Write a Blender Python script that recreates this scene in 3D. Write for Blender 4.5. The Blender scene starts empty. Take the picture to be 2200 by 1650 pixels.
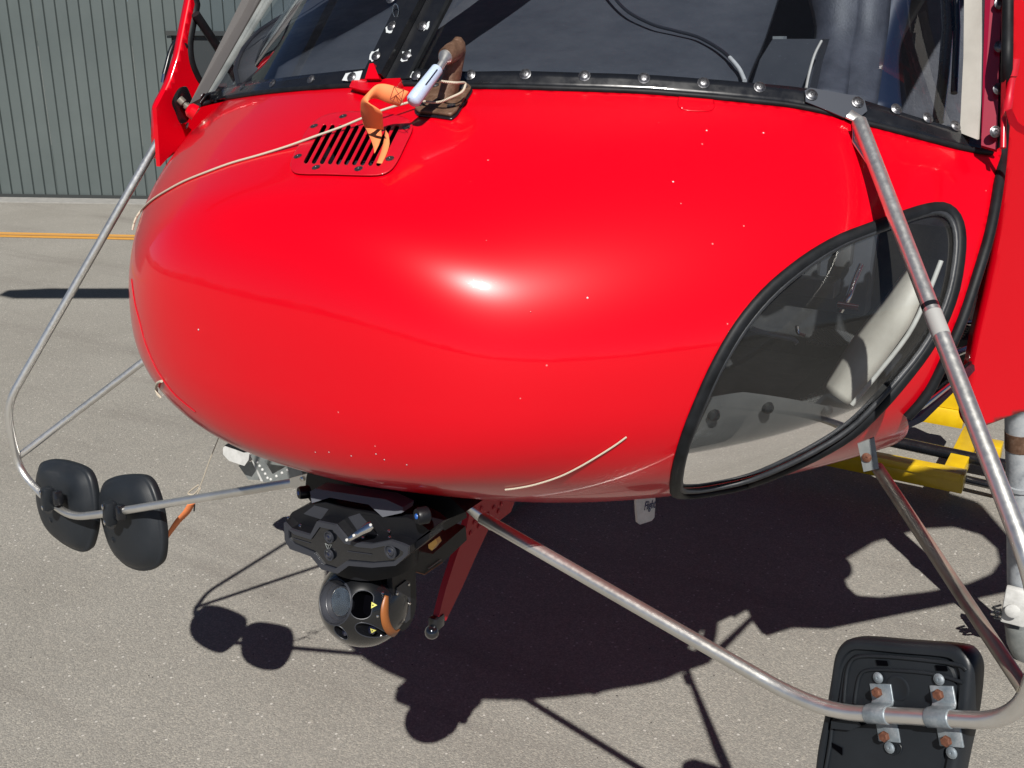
import bpy, bmesh, math, random
import numpy as np
from mathutils import Vector, Matrix
from math import radians, sin, cos, pi

# ------------------------------------------------------------------ camera, world, sun, exposure
K = 1.35                                   # metres per fitted unit
CAM = np.array([0.77793, -0.78017, 1.4995]) * K
YAW, PITCH, ROLL, FPX = -30.6828, 19.10602, -0.35681, 2224.232
SUN_EL, SUN_AZ = 44.8, 180 + YAW + 0.9   # compass bearing of the sun from +Y, clockwise

scn = bpy.context.scene
def cam_axes():
    y, p, r_ = radians(YAW), radians(PITCH), radians(ROLL)
    f = np.array([sin(y)*cos(p), cos(y)*cos(p), -sin(p)])
    r = np.array([cos(y), -sin(y), 0.0]); u = np.cross(r, f)
    return f, r*cos(r_) - u*sin(r_), u*cos(r_) + r*sin(r_)
FW, RT, UP = cam_axes()
cd = bpy.data.cameras.new("camera"); co = bpy.data.objects.new("camera", cd)
scn.collection.objects.link(co)
M = Matrix.Identity(4)
for i in range(3):
    M[i][0] = RT[i]; M[i][1] = UP[i]; M[i][2] = -FW[i]; M[i][3] = CAM[i]
co.matrix_world = M
cd.sensor_width = 36.0; cd.lens = FPX/2200*36.0; cd.clip_start = 0.05; cd.clip_end = 1500
scn.camera = co

wd = bpy.data.worlds.new("World"); scn.world = wd; wd.use_nodes = True
wn = wd.node_tree; bg = wn.nodes["Background"]
sky = wn.nodes.new("ShaderNodeTexSky"); sky.sky_type = 'NISHITA'; sky.sun_disc = False
sky.sun_elevation = radians(SUN_EL); sky.sun_rotation = radians(SUN_AZ)
sky.air_density = 0.35; sky.dust_density = 0.05; sky.ozone_density = 1.5
wn.links.new(sky.outputs[0], bg.inputs[0]); bg.inputs[1].default_value = 0.05
sl = bpy.data.lights.new("sun", 'SUN'); sl.energy = 5.0; sl.angle = radians(0.53); sl.color = (1.0, 0.965, 0.9)
so = bpy.data.objects.new("sun", sl); scn.collection.objects.link(so)
SUN = Vector((sin(radians(SUN_AZ))*cos(radians(SUN_EL)), cos(radians(SUN_AZ))*cos(radians(SUN_EL)), sin(radians(SUN_EL))))
so.rotation_euler = SUN.to_track_quat('Z', 'Y').to_euler(); so.location = (2, -3, 6)
scn.view_settings.view_transform = 'Standard'; scn.view_settings.look = 'None'
scn.view_settings.exposure = 0.6; scn.view_settings.gamma = 1.0
scn.view_settings.use_curve_mapping = False
scn.render.engine = 'CYCLES'
scn.cycles.max_bounces = 10; scn.cycles.transparent_max_bounces = 16; scn.cycles.glossy_bounces = 5

rnd = random.Random(7)
# ------------------------------------------------------------------ measuring helpers (where a sight line meets a real surface)
def rays(px):
    px = np.atleast_2d(np.array(px, float))
    d = FW + ((px[:, 0:1]-1100)*RT - (px[:, 1:2]-825)*UP)/FPX
    return d/np.linalg.norm(d, axis=1, keepdims=True)
def proj(X):
    v = np.atleast_2d(X) - CAM; z = v @ FW
    return np.stack([1100+FPX*(v @ RT)/z, 825-FPX*(v @ UP)/z], 1)
def onax(px, py, axis, val):               # sight line meets plane axis = val (fitted units)
    d = rays([(px, py)])[0]; t = (val*K - CAM[axis])/d[axis]
    return Vector(CAM + d*t)
def onX(px, py, v): return onax(px, py, 0, v)
def onY(px, py, v): return onax(px, py, 1, v)
def onZ(px, py, v): return onax(px, py, 2, v)
def onP(px, py, p0, n):
    d = Vector(rays([(px, py)])[0]); c = Vector(CAM); n = Vector(n)
    return c + d*((Vector(p0)-c).dot(n)/d.dot(n))
def V(x, y, z): return Vector((x*K, y*K, z*K))

# body surface: nose sections along y
KY = np.array([0, .02, .1, .3, .6, 1.0, 1.4, 2.0])*K; SY = np.sqrt(KY)
Z0, ZM1, NU, NL = 1.13043*K, 1.18486*K, 2.28555, 2.28555
WW = np.array([0, 0.18382, 0.33182, 0.52476, 0.71026, 0.84313, 0.91245, 0.95706])*K
TT = np.array([1.13043, 1.27129, 1.34144, 1.43023, 1.51538, 1.53943, 1.53842, 1.52785])*K
BB = np.array([1.13043, 1.03711, 0.98072, 0.91061, 0.87948, 0.85273, 0.83422, 0.82519])*K
def _spl(S):
    n = len(S); h = np.diff(S); Mx = np.zeros((n, n)); Rx = np.zeros((n, n)); Mx[0, 0] = Mx[-1, -1] = 1
    for i in range(1, n-1):
        Mx[i, i-1] = h[i-1]; Mx[i, i] = 2*(h[i-1]+h[i]); Mx[i, i+1] = h[i]
        Rx[i, i-1] = 6/h[i-1]; Rx[i, i] = -6/h[i-1]-6/h[i]; Rx[i, i+1] = 6/h[i]
    return np.linalg.solve(Mx, Rx)
D2 = _spl(SY)
def cub(s, Vv):
    m = D2 @ Vv; i = np.clip(np.searchsorted(SY, s)-1, 0, len(SY)-2); h = SY[i+1]-SY[i]; a = (SY[i+1]-s)/h; b = 1-a
    return a*Vv[i]+b*Vv[i+1]+((a**3-a)*m[i]+(b**3-b)*m[i+1])*h*h/6
def sect(y):
    y = np.clip(y, 1e-7, 2.0*K); s = np.sqrt(y)
    w = np.maximum(cub(s, WW), 1e-3); zm = Z0+(ZM1-Z0)*np.clip(y/K, 0, 1)
    t = np.maximum(cub(s, TT), zm+1e-3); b = np.minimum(cub(s, BB), zm-1e-3)
    return w, zm, t, b
def dist(X):
    y = X[..., 1]; w, zm, t, b = sect(y); x = np.abs(X[..., 0])/w; dz = X[..., 2]-zm
    up = (x**NU+np.abs(dz/(t-zm))**NU+1e-12)**(1/NU); dn = (x**NL+np.abs(dz/(zm-b))**NL+1e-12)**(1/NL)
    f = np.where(dz > 0, up, dn); r = np.sqrt(X[..., 0]**2+dz**2+1e-9)
    dd = (f-1)*np.minimum(r/np.maximum(f, 1e-3), .8)
    return np.where(y < 0, np.sqrt(X[..., 0]**2+(X[..., 2]-Z0)**2+y**2), dd)
TS = np.linspace(.55, 4.4, 240)
def hits(px):                               # points of the nose surface on given sight lines
    d = rays(px); out = np.zeros_like(d)
    for k in range(0, len(d), 3000):
        dk = d[k:k+3000]; f = dist(CAM+TS[None, :, None]*dk[:, None, :]); n = len(dk); J = np.arange(n)
        i = np.argmax(f < 0, 1); miss = (i == 0); im = f.argmin(1); i = np.maximum(i, 1)
        lo, hi = TS[i-1].copy(), TS[i].copy()
        for _ in range(16):
            mid = (lo+hi)/2; neg = dist(CAM+mid[:, None]*dk) < 0; hi = np.where(neg, mid, hi); lo = np.where(neg, lo, mid)
        t = np.where(miss, TS[im], lo); out[k:k+3000] = CAM+t[:, None]*dk
    return out
def nrm(X, e=4e-4):
    X = np.atleast_2d(X)
    g = np.stack([(dist(X+e*np.eye(3)[k])-dist(X-e*np.eye(3)[k])) for k in range(3)], -1)
    return g/np.maximum(np.linalg.norm(g, axis=-1, keepdims=True), 1e-9)
def body(px, off=0.0):
    H = hits(px); return [Vector(a) for a in H+nrm(H)*off]

# ------------------------------------------------------------------ materials
ALB = .64          # paint and surface colours are set for an exposure of +0.6
def newmat(name, col=(.5, .5, .5), rough=.5, metal=0.0, **kw):
    m = bpy.data.materials.new(name); m.use_nodes = True
    b = m.node_tree.nodes["Principled BSDF"]
    b.inputs["Base Color"].default_value = (*[c_*(ALB if metal < .8 else 1) for c_ in col], 1); b.inputs["Roughness"].default_value = rough
    b.inputs["Metallic"].default_value = metal
    for k, v in kw.items(): b.inputs[k.replace('_', ' ')].default_value = v
    return m
def nodes(m): return m.node_tree.nodes, m.node_tree.links, m.node_tree.nodes["Principled BSDF"]
def noise(m, scale, detail=4, rough=.6, coord='Object', vec=None):
    n, l, b = nodes(m); t = n.new("ShaderNodeTexNoise"); t.inputs["Scale"].default_value = scale
    t.inputs["Detail"].default_value = detail; t.inputs["Roughness"].default_value = rough
    if vec is None:
        tc = n.new("ShaderNodeTexCoord"); l.new(tc.outputs[coord], t.inputs["Vector"])
    else: l.new(vec, t.inputs["Vector"])
    return t.outputs["Fac"]
def ramp(m, fac, stops):
    n, l, b = nodes(m); r = n.new("ShaderNodeValToRGB"); e = r.color_ramp.elements
    while len(e) < len(stops): e.new(.5)
    for i, (p, c) in enumerate(stops):
        e[i].position = p; e[i].color = (*c, 1) if len(c) == 3 else c
    l.new(fac, r.inputs[0]); return r.outputs[0]
def mix(m, fac, a, b_, mode='MIX'):
    n, l, b = nodes(m); x = n.new("ShaderNodeMix"); x.data_type = 'RGBA'; x.blend_type = mode
    for s, v in ((0, fac), (6, a), (7, b_)):
        if isinstance(v, (int, float)): x.inputs[s].default_value = v
        elif isinstance(v, tuple): x.inputs[s].default_value = (*v, 1)
        else: l.new(v, x.inputs[s])
    return x.outputs[2]
def bump(m, h, strength=.3, distance=.002):
    n, l, b = nodes(m); x = n.new("ShaderNodeBump"); x.inputs["Strength"].default_value = strength
    x.inputs["Distance"].default_value = distance; l.new(h, x.inputs["Height"]); l.new(x.outputs[0], b.inputs["Normal"])
def mathn(m, op, a, b_):
    n, l, b = nodes(m); x = n.new("ShaderNodeMath"); x.operation = op
    for i, v in enumerate((a, b_)):
        if isinstance(v, (int, float)): x.inputs[i].default_value = v
        else: l.new(v, x.inputs[i])
    return x.outputs[0]
def setc(m, out, sock="Base Color"):
    n, l, b = nodes(m)
    if sock == "Base Color" and b.inputs["Metallic"].default_value < .8: out = mix(m, 1.0, out, (ALB, ALB, ALB), 'MULTIPLY')
    l.new(out, b.inputs[sock])
def mrange(m, v, a, b_, c, d):
    n, l, b = nodes(m); x = n.new("ShaderNodeMapRange")
    for i, q in zip((1, 2, 3, 4), (a, b_, c, d)): x.inputs[i].default_value = q
    l.new(v, x.inputs[0]); return x.outputs[0]

RED = newmat("red_paint", (.74, .0, .010), .30, Coat_Weight=.6, Coat_Roughness=.035, Coat_IOR=1.4)
RED.node_tree.nodes["Principled BSDF"].inputs["Specular IOR Level"].default_value = .17
c1 = noise(RED, 60, 5)
vz = RED.node_tree.nodes.new('ShaderNodeTexVoronoi'); vz.inputs['Scale'].default_value = 75; tcz = RED.node_tree.nodes.new('ShaderNodeTexCoord'); RED.node_tree.links.new(tcz.outputs['Object'], vz.inputs['Vector'])
sz_ = RED.node_tree.nodes.new('ShaderNodeSeparateColor'); RED.node_tree.links.new(vz.outputs['Color'], sz_.inputs[0])
spz = mathn(RED, 'MULTIPLY', mathn(RED, 'GREATER_THAN', sz_.outputs[0], .986), mathn(RED, 'LESS_THAN', vz.outputs['Distance'], .10))
setc(RED, mix(RED, spz, ramp(RED, c1, [(.70, (.74, .0, .010)), (.80, (.70, .001, .012))]), (.75, .22, .22)))
c2 = noise(RED, 9, 6, .7); c3 = noise(RED, 420, 3, .8); setc(RED, mathn(RED, 'ADD', mrange(RED, c2, .3, .75, .02, .09), mrange(RED, c3, .62, .72, 0, .10)), "Coat Roughness")
REDM = newmat("red_paint_matt", (.66, .0006, .016), .38, Coat_Weight=.4, Coat_Roughness=.15)
setc(REDM, mrange(REDM, noise(REDM, 14), .3, .7, .3, .5), "Roughness")
BLK = newmat("black_paint", (.010, .011, .014), .28, Coat_Weight=.5, Coat_Roughness=.1)
setc(BLK, mrange(BLK, noise(BLK, 40), .3, .8, .2, .45), "Roughness")
RUB = newmat("black_rubber", (.006, .007, .009), .55)
setc(RUB, ramp(RUB, noise(RUB, 35, 6), [(.35, (.005, .006, .0075)), (.75, (.016, .018, .022))])); bump(RUB, noise(RUB, 180), .2, .001)
GASK = newmat("grey_rubber", (.05, .055, .065), .5)
setc(GASK, ramp(GASK, noise(GASK, 25, 6), [(.3, (.012, .014, .018)), (.8, (.04, .044, .052))])); bump(GASK, noise(GASK, 90), .3, .002)
PLA = newmat("mirror_plastic", (.026, .030, .036), .46)
setc(PLA, ramp(PLA, noise(PLA, 6, 6), [(.3, (.011, .014, .018)), (.75, (.019, .023, .029))]))
bump(PLA, noise(PLA, 700, 2), .18, .0006); setc(PLA, mrange(PLA, noise(PLA, 12, 5), .3, .75, .38, .58), "Roughness")
STE = newmat("brushed_steel", (.42, .41, .385), .33, .93)
tc_ = noise(STE, 4, 5, .6); setc(STE, ramp(STE, tc_, [(.3, (.60, .585, .545)), (.55, (.74, .73, .70)), (.8, (.84, .83, .81))]))
setc(STE, mrange(STE, noise(STE, 120, 4), .3, .7, .30, .40), "Roughness"); bump(STE, noise(STE, 500, 2), .05, .0003)
STB = newmat("heat_tinted_steel", (.30, .27, .22), .36, .55)
setc(STB, ramp(STB, noise(STB, 5, 5, .6), [(.3, (.20, .18, .165)), (.5, (.46, .42, .34)), (.7, (.34, .32, .32))]))
CHR = newmat("polished_metal", (.62, .60, .58), .16, 1.0)
BOL = newmat("screw_metal", (.14, .14, .15), .38, .9)
setc(BOL, ramp(BOL, noise(BOL, 300, 3), [(.35, (.07, .07, .075)), (.7, (.20, .20, .21))]))
GAL = newmat("galvanised", (.38, .42, .46), .48, .55)
setc(GAL, ramp(GAL, noise(GAL, 55, 7, .7), [(.3, (.22, .27, .31)), (.5, (.36, .41, .45)), (.72, (.60, .63, .66))])); bump(GAL, noise(GAL, 120), .2, .001)
RUS = newmat("rusty_bolt", (.14, .045, .02), .75, .2)
setc(RUS, ramp(RUS, noise(RUS, 200, 5), [(.3, (.09, .028, .014)), (.6, (.20, .075, .04)), (.85, (.30, .16, .10))])); bump(RUS, noise(RUS, 300), .5, .001)
BRN = newmat("corroded_brown", (.16, .085, .05), .55, .25)
setc(BRN, ramp(BRN, noise(BRN, 70, 8, .75), [(.32, (.085, .04, .022)), (.55, (.19, .105, .065)), (.74, (.30, .20, .15)), (.84, (.62, .55, .50))]))
bump(BRN, noise(BRN, 110, 6), .4, .002)
TUB = newmat("tube_grey", (.20, .18, .14), .35, .8)
GLM = newmat("gimbal_black", (.006, .0065, .009), .42)
setc(GLM, mrange(GLM, noise(GLM, 300, 3), .3, .7, .36, .5), "Roughness"); bump(GLM, noise(GLM, 900, 2), .12, .0004)
GLG = newmat("gimbal_grey", (.034, .037, .048), .45)
bump(GLG, noise(GLG, 900, 2), .1, .0004)
GLS = newmat("gloss_black", (.006, .007, .01), .06, Coat_Weight=1.0)
LENS = newmat("lens_glass", (.01, .012, .03), .03, Coat_Weight=1.0, Coat_Roughness=.01)
LENS.node_tree.nodes["Principled BSDF"].inputs["Specular IOR Level"].default_value = .9
BLU = newmat("blue_cap", (.02, .14, .55), .35)
ORG = newmat("orange_brown_seal", (.34, .11, .025), .45)
YEL = newmat("yellow_paint", (.80, .52, .004), .42, Coat_Weight=.2)
setc(YEL, ramp(YEL, noise(YEL, 12, 8, .7), [(.3, (.72, .44, .003)), (.66, (.86, .57, .006)), (.80, (.62, .38, .02))]))
STK = newmat("yellow_sticker", (.80, .75, .18), .5)
RIB = newmat("orange_webbing", (1.0, .30, .10), .75)
n_, l_, b_ = nodes(RIB); w_ = n_.new("ShaderNodeTexWave"); w_.inputs["Scale"].default_value = 240; tc = n_.new("ShaderNodeTexCoord")
l_.new(tc.outputs["Object"], w_.inputs[0]); bump(RIB, w_.outputs["Fac"], .15, .0006); b_.inputs["Subsurface Weight"].default_value = .0
CRD = newmat("cream_cord", (.66, .58, .46), .8)
n_, l_, b_ = nodes(CRD); w_ = n_.new("ShaderNodeTexWave"); w_.inputs["Scale"].default_value = 180; w_.bands_direction = 'DIAGONAL'
tc = n_.new("ShaderNodeTexCoord"); l_.new(tc.outputs["Object"], w_.inputs[0]); bump(CRD, w_.outputs["Fac"], .6, .001)
WPL = newmat("white_blue_plastic", (.55, .66, .86), .38, Subsurface_Weight=.25)
WPL.node_tree.nodes["Principled BSDF"].inputs["Subsurface Radius"].default_value = (.01, .01, .01)
WHP = newmat("white_paint", (.72, .72, .70), .45)
setc(WHP, ramp(WHP, noise(WHP, 30, 7), [(.3, (.55, .55, .53)), (.6, (.76, .76, .74))]))
CHIP = newmat("chipped_white_primer", (.62, .66, .68), .7)
GRP = newmat("grey_primer_metal", (.30, .32, .32), .42, .35)
setc(GRP, ramp(GRP, noise(GRP, 25, 6), [(.3, (.24, .26, .26)), (.7, (.38, .40, .39))]))
SLA = newmat("slate_cover", (.060, .068, .082), .62)
n1 = noise(SLA, 10, 8, .7); n2 = noise(SLA, 260, 2)
cA = ramp(SLA, n1, [(.3, (.050, .056, .068)), (.7, (.075, .080, .092))])
cB = ramp(SLA, n2, [(.70, (0, 0, 0)), (.76, (1, 1, 1))]); setc(SLA, mix(SLA, cB, cA, (.13, .15, .18)))
setc(SLA, mrange(SLA, noise(SLA, 30), .3, .7, .5, .75), "Roughness")
BRK = newmat("dull_bracket_steel", (.10, .11, .135), .4, .6)
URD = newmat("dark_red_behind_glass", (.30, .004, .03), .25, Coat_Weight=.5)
VBL = newmat("void_black", (.002, .002, .003), .9)
SKYT = newmat("sky_tinted_trim", (.006, .016, .045), .5)  # seat side: deep blue painted in for sky reflected on the windshield
LEA = newmat("dark_leather", (.030, .030, .035), .55)
bump(LEA, noise(LEA, 210, 6, .7), .45, .002); setc(LEA, ramp(LEA, noise(LEA, 20, 6), [(.3, (.03, .034, .046)), (.7, (.075, .08, .10))]))  # leather colour carries a slight blue cast imitating the windshield's sky reflection
PIL = newmat("weathered_grey_pillar", (.10, .092, .09), .5)
DRK = newmat("dark_interior", (.014, .017, .025), .7)
setc(DRK, ramp(DRK, noise(DRK, 15, 5), [(.3, (.010, .012, .018)), (.7, (.025, .03, .042))]))  # bluish tint put into the cabin dark to suggest sky mirrored in the glass
BEI = newmat("beige_trim", (.6, .56, .5), .55)
setc(BEI, ramp(BEI, noise(BEI, 14, 6), [(.3, (.52, .49, .44)), (.7, (.68, .65, .59))]))
GRY = newmat("grey_panel", (.08, .082, .085), .42)
setc(GRY, ramp(GRY, noise(GRY, 8, 7), [(.3, (.055, .057, .06)), (.75, (.12, .12, .12))]))
NAV = newmat("navy_print", (.01, .012, .10), .5)
HOSE = newmat("black_cable", (.02, .022, .028), .35)

def glass(name, tint, ior=1.45, rough=.0, extra=0.0):
    m = bpy.data.materials.new(name); m.use_nodes = True; n = m.node_tree.nodes; l = m.node_tree.links; n.clear()
    o = n.new("ShaderNodeOutputMaterial"); t = n.new("ShaderNodeBsdfTransparent"); t.inputs[0].default_value = (*tint, 1)
    g = n.new("ShaderNodeBsdfGlossy"); g.inputs[1].default_value = rough; g.inputs[0].default_value = (1, 1, 1, 1)
    f = n.new("ShaderNodeFresnel"); f.inputs[0].default_value = ior
    nz = n.new("ShaderNodeTexNoise"); nz.inputs["Scale"].default_value = 140; nz.inputs["Detail"].default_value = 7
    nz.inputs["Roughness"].default_value = .8; tc = n.new("ShaderNodeTexCoord"); l.new(tc.outputs["Object"], nz.inputs[0])
    r = n.new("ShaderNodeValToRGB"); r.color_ramp.elements[0].position = .62; r.color_ramp.elements[1].position = .85
    r.color_ramp.elements[1].color = (.06, .06, .06, 1); l.new(nz.outputs["Fac"], r.inputs[0])
    n3 = n.new("ShaderNodeTexNoise"); n3.inputs["Scale"].default_value = 9; n3.inputs["Detail"].default_value = 6; l.new(tc.outputs["Object"], n3.inputs[0])
    m5 = n.new("ShaderNodeMath"); m5.operation = 'MULTIPLY_ADD'; l.new(n3.outputs["Fac"], m5.inputs[0]); m5.inputs[1].default_value = extra; m5.inputs[2].default_value = extra*.3
    m6 = n.new("ShaderNodeMath"); m6.operation = 'ADD'; l.new(r.outputs[0], m6.inputs[0]); l.new(m5.outputs[0], m6.inputs[1])
    d = n.new("ShaderNodeBsdfDiffuse"); d.inputs[0].default_value = (.4, .4, .39, 1)
    mx = n.new("ShaderNodeMixShader"); l.new(m6.outputs[0], mx.inputs[0]); l.new(t.outputs[0], mx.inputs[1]); l.new(d.outputs[0], mx.inputs[2])
    my = n.new("ShaderNodeMixShader"); l.new(f.outputs[0], my.inputs[0]); l.new(mx.outputs[0], my.inputs[1]); l.new(g.outputs[0], my.inputs[2])
    l.new(my.outputs[0], o.inputs[0]); return m
WSG = glass("windshield_glass", (.80, .84, .90), 1.45, 0, .006); CHG = glass("chin_glass", (.84, .86, .86), 1.22, .03, .036)

for m_q, v_q in ((VBL, 0.0), (RUB, .2), (PLA, .35), (GLM, .3), (DRK, .15), (BLK, .35), (SLA, .25), (SKYT, .3)):
    m_q.node_tree.nodes['Principled BSDF'].inputs['Specular IOR Level'].default_value = v_q
# asphalt
ASP = newmat("asphalt", (.2, .19, .17), .9)
n_, l_, b_ = nodes(ASP); tc = n_.new("ShaderNodeTexCoord"); ob = tc.outputs["Object"]
a1 = noise(ASP, 1.1, 7, .6); a2 = noise(ASP, 90, 6, .8); a3 = noise(ASP, .35, 4, .5)
v1 = n_.new("ShaderNodeTexVoronoi"); v1.inputs["Scale"].default_value = 210; l_.new(ob, v1.inputs["Vector"])
v2 = n_.new("ShaderNodeTexVoronoi"); v2.inputs["Scale"].default_value = 48; v2.inputs["Randomness"].default_value = 1; l_.new(ob, v2.inputs["Vector"])
v3 = n_.new("ShaderNodeTexVoronoi"); v3.inputs["Scale"].default_value = 30; l_.new(ob, v3.inputs["Vector"])
base = ramp(ASP, a1, [(.25, (.285, .268, .238)), (.5, (.325, .308, .276)), (.8, (.365, .348, .314))])
fine = ramp(ASP, a2, [(.25, (.72, .72, .72)), (.5, (1, 1, 1)), (.75, (1.28, 1.27, 1.25))])
c = mix(ASP, 1.0, base, fine, 'MULTIPLY')
sepc = n_.new("ShaderNodeSeparateColor"); l_.new(v1.outputs["Color"], sepc.inputs[0])
stone = ramp(ASP, sepc.outputs[0], [(.0, (.80, .80, .80)), (.6, (1, 1, 1)), (1.0, (1.3, 1.28, 1.24))])
c = mix(ASP, 1.0, c, stone, 'MULTIPLY')
sep2 = n_.new("ShaderNodeSeparateColor"); l_.new(v2.outputs["Color"], sep2.inputs[0])
spk = mathn(ASP, 'MULTIPLY', mathn(ASP, 'GREATER_THAN', sep2.outputs[0], .86), mathn(ASP, 'LESS_THAN', v2.outputs["Distance"], .21))
c = mix(ASP, spk, c, (.62, .59, .54))
sep3 = n_.new("ShaderNodeSeparateColor"); l_.new(v3.outputs["Color"], sep3.inputs[0])
spk2 = mathn(ASP, 'MULTIPLY', mathn(ASP, 'GREATER_THAN', sep3.outputs[1], .92), mathn(ASP, 'LESS_THAN', v3.outputs["Distance"], .10))
c = mix(ASP, spk2, c, (.035, .03, .03))
# reddish-brown oil stain streaks running across the apron
mp = n_.new("ShaderNodeMapping"); mp.inputs["Rotation"].default_value = (0, 0, radians(-31)); mp.inputs["Scale"].default_value = (.35, 2.6, 1)
l_.new(ob, mp.inputs[0]); stn = noise(ASP, .9, 6, .65, vec=mp.outputs[0])
sf = ramp(ASP, stn, [(.52, (0, 0, 0)), (.74, (.38, .38, .38))]); c = mix(ASP, sf, c, (.115, .093, .082))
setc(ASP, c)
hh = mathn(ASP, 'ADD', mathn(ASP, 'MULTIPLY', v1.outputs["Distance"], -1.0), a2); bump(ASP, hh, .55, .0035)
setc(ASP, mrange(ASP, a2, .3, .7, .75, .95), "Roughness")
LIN = newmat("yellow_line_paint", (.78, .36, .05), .75)
setc(LIN, ramp(LIN, noise(LIN, 30, 8, .8), [(.3, (.62, .28, .04)), (.6, (.82, .40, .06)), (.75, (.85, .52, .18))]))
LIN2 = newmat("faded_line_paint", (.55, .30, .10), .8)
CON = newmat("concrete", (.36, .35, .33), .85); setc(CON, ramp(CON, noise(CON, 12, 8, .7), [(.3, (.28, .275, .26)), (.7, (.40, .39, .37))]))
CLA = newmat("hangar_cladding", (.135, .158, .158), .42, .0)
setc(CLA, ramp(CLA, noise(CLA, .8, 5), [(.3, (.092, .113, .112)), (.7, (.128, .153, .151))]))
DGR = newmat("dark_grey_frame", (.03, .035, .035), .6)
SKN = newmat("dark_distance", (.09, .10, .08), .9)

# ------------------------------------------------------------------ mesh helpers
def link(o, parent=None):
    scn.collection.objects.link(o)
    if parent is not None: o.parent = parent
    return o
def tag(o, label=None, cat=None, group=None, kind=None):
    if label: o['label'] = label
    if cat: o['category'] = cat
    if group: o['group'] = group
    if kind: o['kind'] = kind
    return o
def thing(name, label, cat, group=None, loc=(0, 0, 0)):
    o = bpy.data.objects.new(name, None); o.empty_display_size = .1; o.location = loc
    link(o); return tag(o, label, cat, group)
def meshobj(name, vs, fs, m, parent=None, smooth=True, auto=None):
    me = bpy.data.meshes.new(name); me.from_pydata([tuple(v) for v in vs], [], [tuple(f) for f in fs]); me.update()
    me.materials.append(m)
    if smooth: me.polygons.foreach_set("use_smooth", [True]*len(me.polygons))
    if auto is not None: me.set_sharp_from_angle(angle=radians(auto))
    o = bpy.data.objects.new(name, me); link(o, None)
    if parent is not None:
        o.parent = parent; o.matrix_parent_inverse = Matrix.Translation(-world_loc(parent))
    return o
def world_loc(o):
    # parents here only ever carry a translation, so their world place is the sum of locations
    p = Vector((0, 0, 0)); x = o
    if x.type == 'EMPTY': return Vector(x.location)
    return p
def bmobj(name, bm, m, parent=None, smooth=True, auto=35, bev=0.0, seg=2):
    if bev > 0:
        ed = [e for e in bm.edges if len(e.link_faces) == 2 and e.calc_face_angle(0) > radians(28)]
        bmesh.ops.bevel(bm, geom=ed, offset=bev, segments=seg, affect='EDGES', profile=.5, clamp_overlap=True)
    bmesh.ops.recalc_face_normals(bm, faces=bm.faces)
    me = bpy.data.meshes.new(name); bm.to_mesh(me); bm.free(); me.materials.append(m)
    if smooth: me.polygons.foreach_set("use_smooth", [True]*len(me.polygons)); me.set_sharp_from_angle(angle=radians(auto))
    o = bpy.data.objects.new(name, me); link(o)
    if parent is not None:
        o.parent = parent; o.matrix_parent_inverse = Matrix.Translation(-world_loc(parent))
    return o
def catmull(P, n=8, closed=False):
    P = [Vector(p) for p in P]; out = []; L = len(P); R = range(L) if closed else range(L-1)
    for i in R:
        if closed: a, b, c, d = P[i-1], P[i], P[(i+1) % L], P[(i+2) % L]
        else: a, b, c, d = P[max(i-1, 0)], P[i], P[i+1], P[min(i+2, L-1)]
        for k in range(n):
            t = k/n; out.append(.5*((2*b)+(c-a)*t+(2*a-5*b+4*c-d)*t*t+(3*b-a-3*c+d)*t**3))
    if not closed: out.append(P[-1])
    return out
def fillet(P, r=.03, n=6):                  # straight runs with rounded bends
    P = [Vector(p) for p in P]; out = [P[0]]
    rr = r if isinstance(r, (list, tuple)) else [r]*len(P)
    for i in range(1, len(P)-1):
        a, b, c = P[i-1], P[i], P[i+1]; u = (a-b); v = (c-b)
        q = min(rr[i], u.length*.48, v.length*.48); s = b+u.normalized()*q; e = b+v.normalized()*q
        for k in range(n+1):
            t = k/n; out.append(s*(1-t)**2+b*2*t*(1-t)+e*t*t)
    out.append(P[-1]); return out
def tubegeo(P, r, seg=14, closed=False, cap=True, flat=1.0, upv=None):
    P = [Vector(p) for p in P]; n = len(P); vs = []; fs = []
    prev = None
    for i, p in enumerate(P):
        t = (P[(i+1) % n]-P[i-1]) if closed else (P[min(i+1, n-1)]-P[max(i-1, 0)])
        t.normalize()
        if upv is not None: a = Vector(upv[i] if isinstance(upv, list) else upv)
        elif prev is None: a = Vector((0, 0, 1)) if abs(t.z) < .9 else Vector((1, 0, 0))
        else: a = prev
        a = (a-t*a.dot(t)).normalized(); b = t.cross(a); prev = a
        ri = r[i] if isinstance(r, (list, tuple)) else r
        for k in range(seg):
            th = 2*pi*k/seg; vs.append(p+a*(cos(th)*ri*flat)+b*(sin(th)*ri))
    for i in range(n if closed else n-1):
        j = (i+1) % n
        for k in range(seg): fs.append((i*seg+k, i*seg+(k+1) % seg, j*seg+(k+1) % seg, j*seg+k))
    if cap and not closed: fs += [tuple(range(seg))[::-1], tuple((n-1)*seg+k for k in range(seg))]
    return vs, fs
def tube(name, P, r, m, parent=None, **kw):
    vs, fs = tubegeo(P, r, **kw); return meshobj(name, vs, fs, m, parent, auto=50)
def frame_of(n, hint=(0, 0, 1)):
    n = Vector(n).normalized(); h = Vector(hint)
    if abs(n.dot(h)) > .95: h = Vector((1, 0, 0))
    u = h.cross(n).normalized(); v = n.cross(u); return u, v, n
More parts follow.
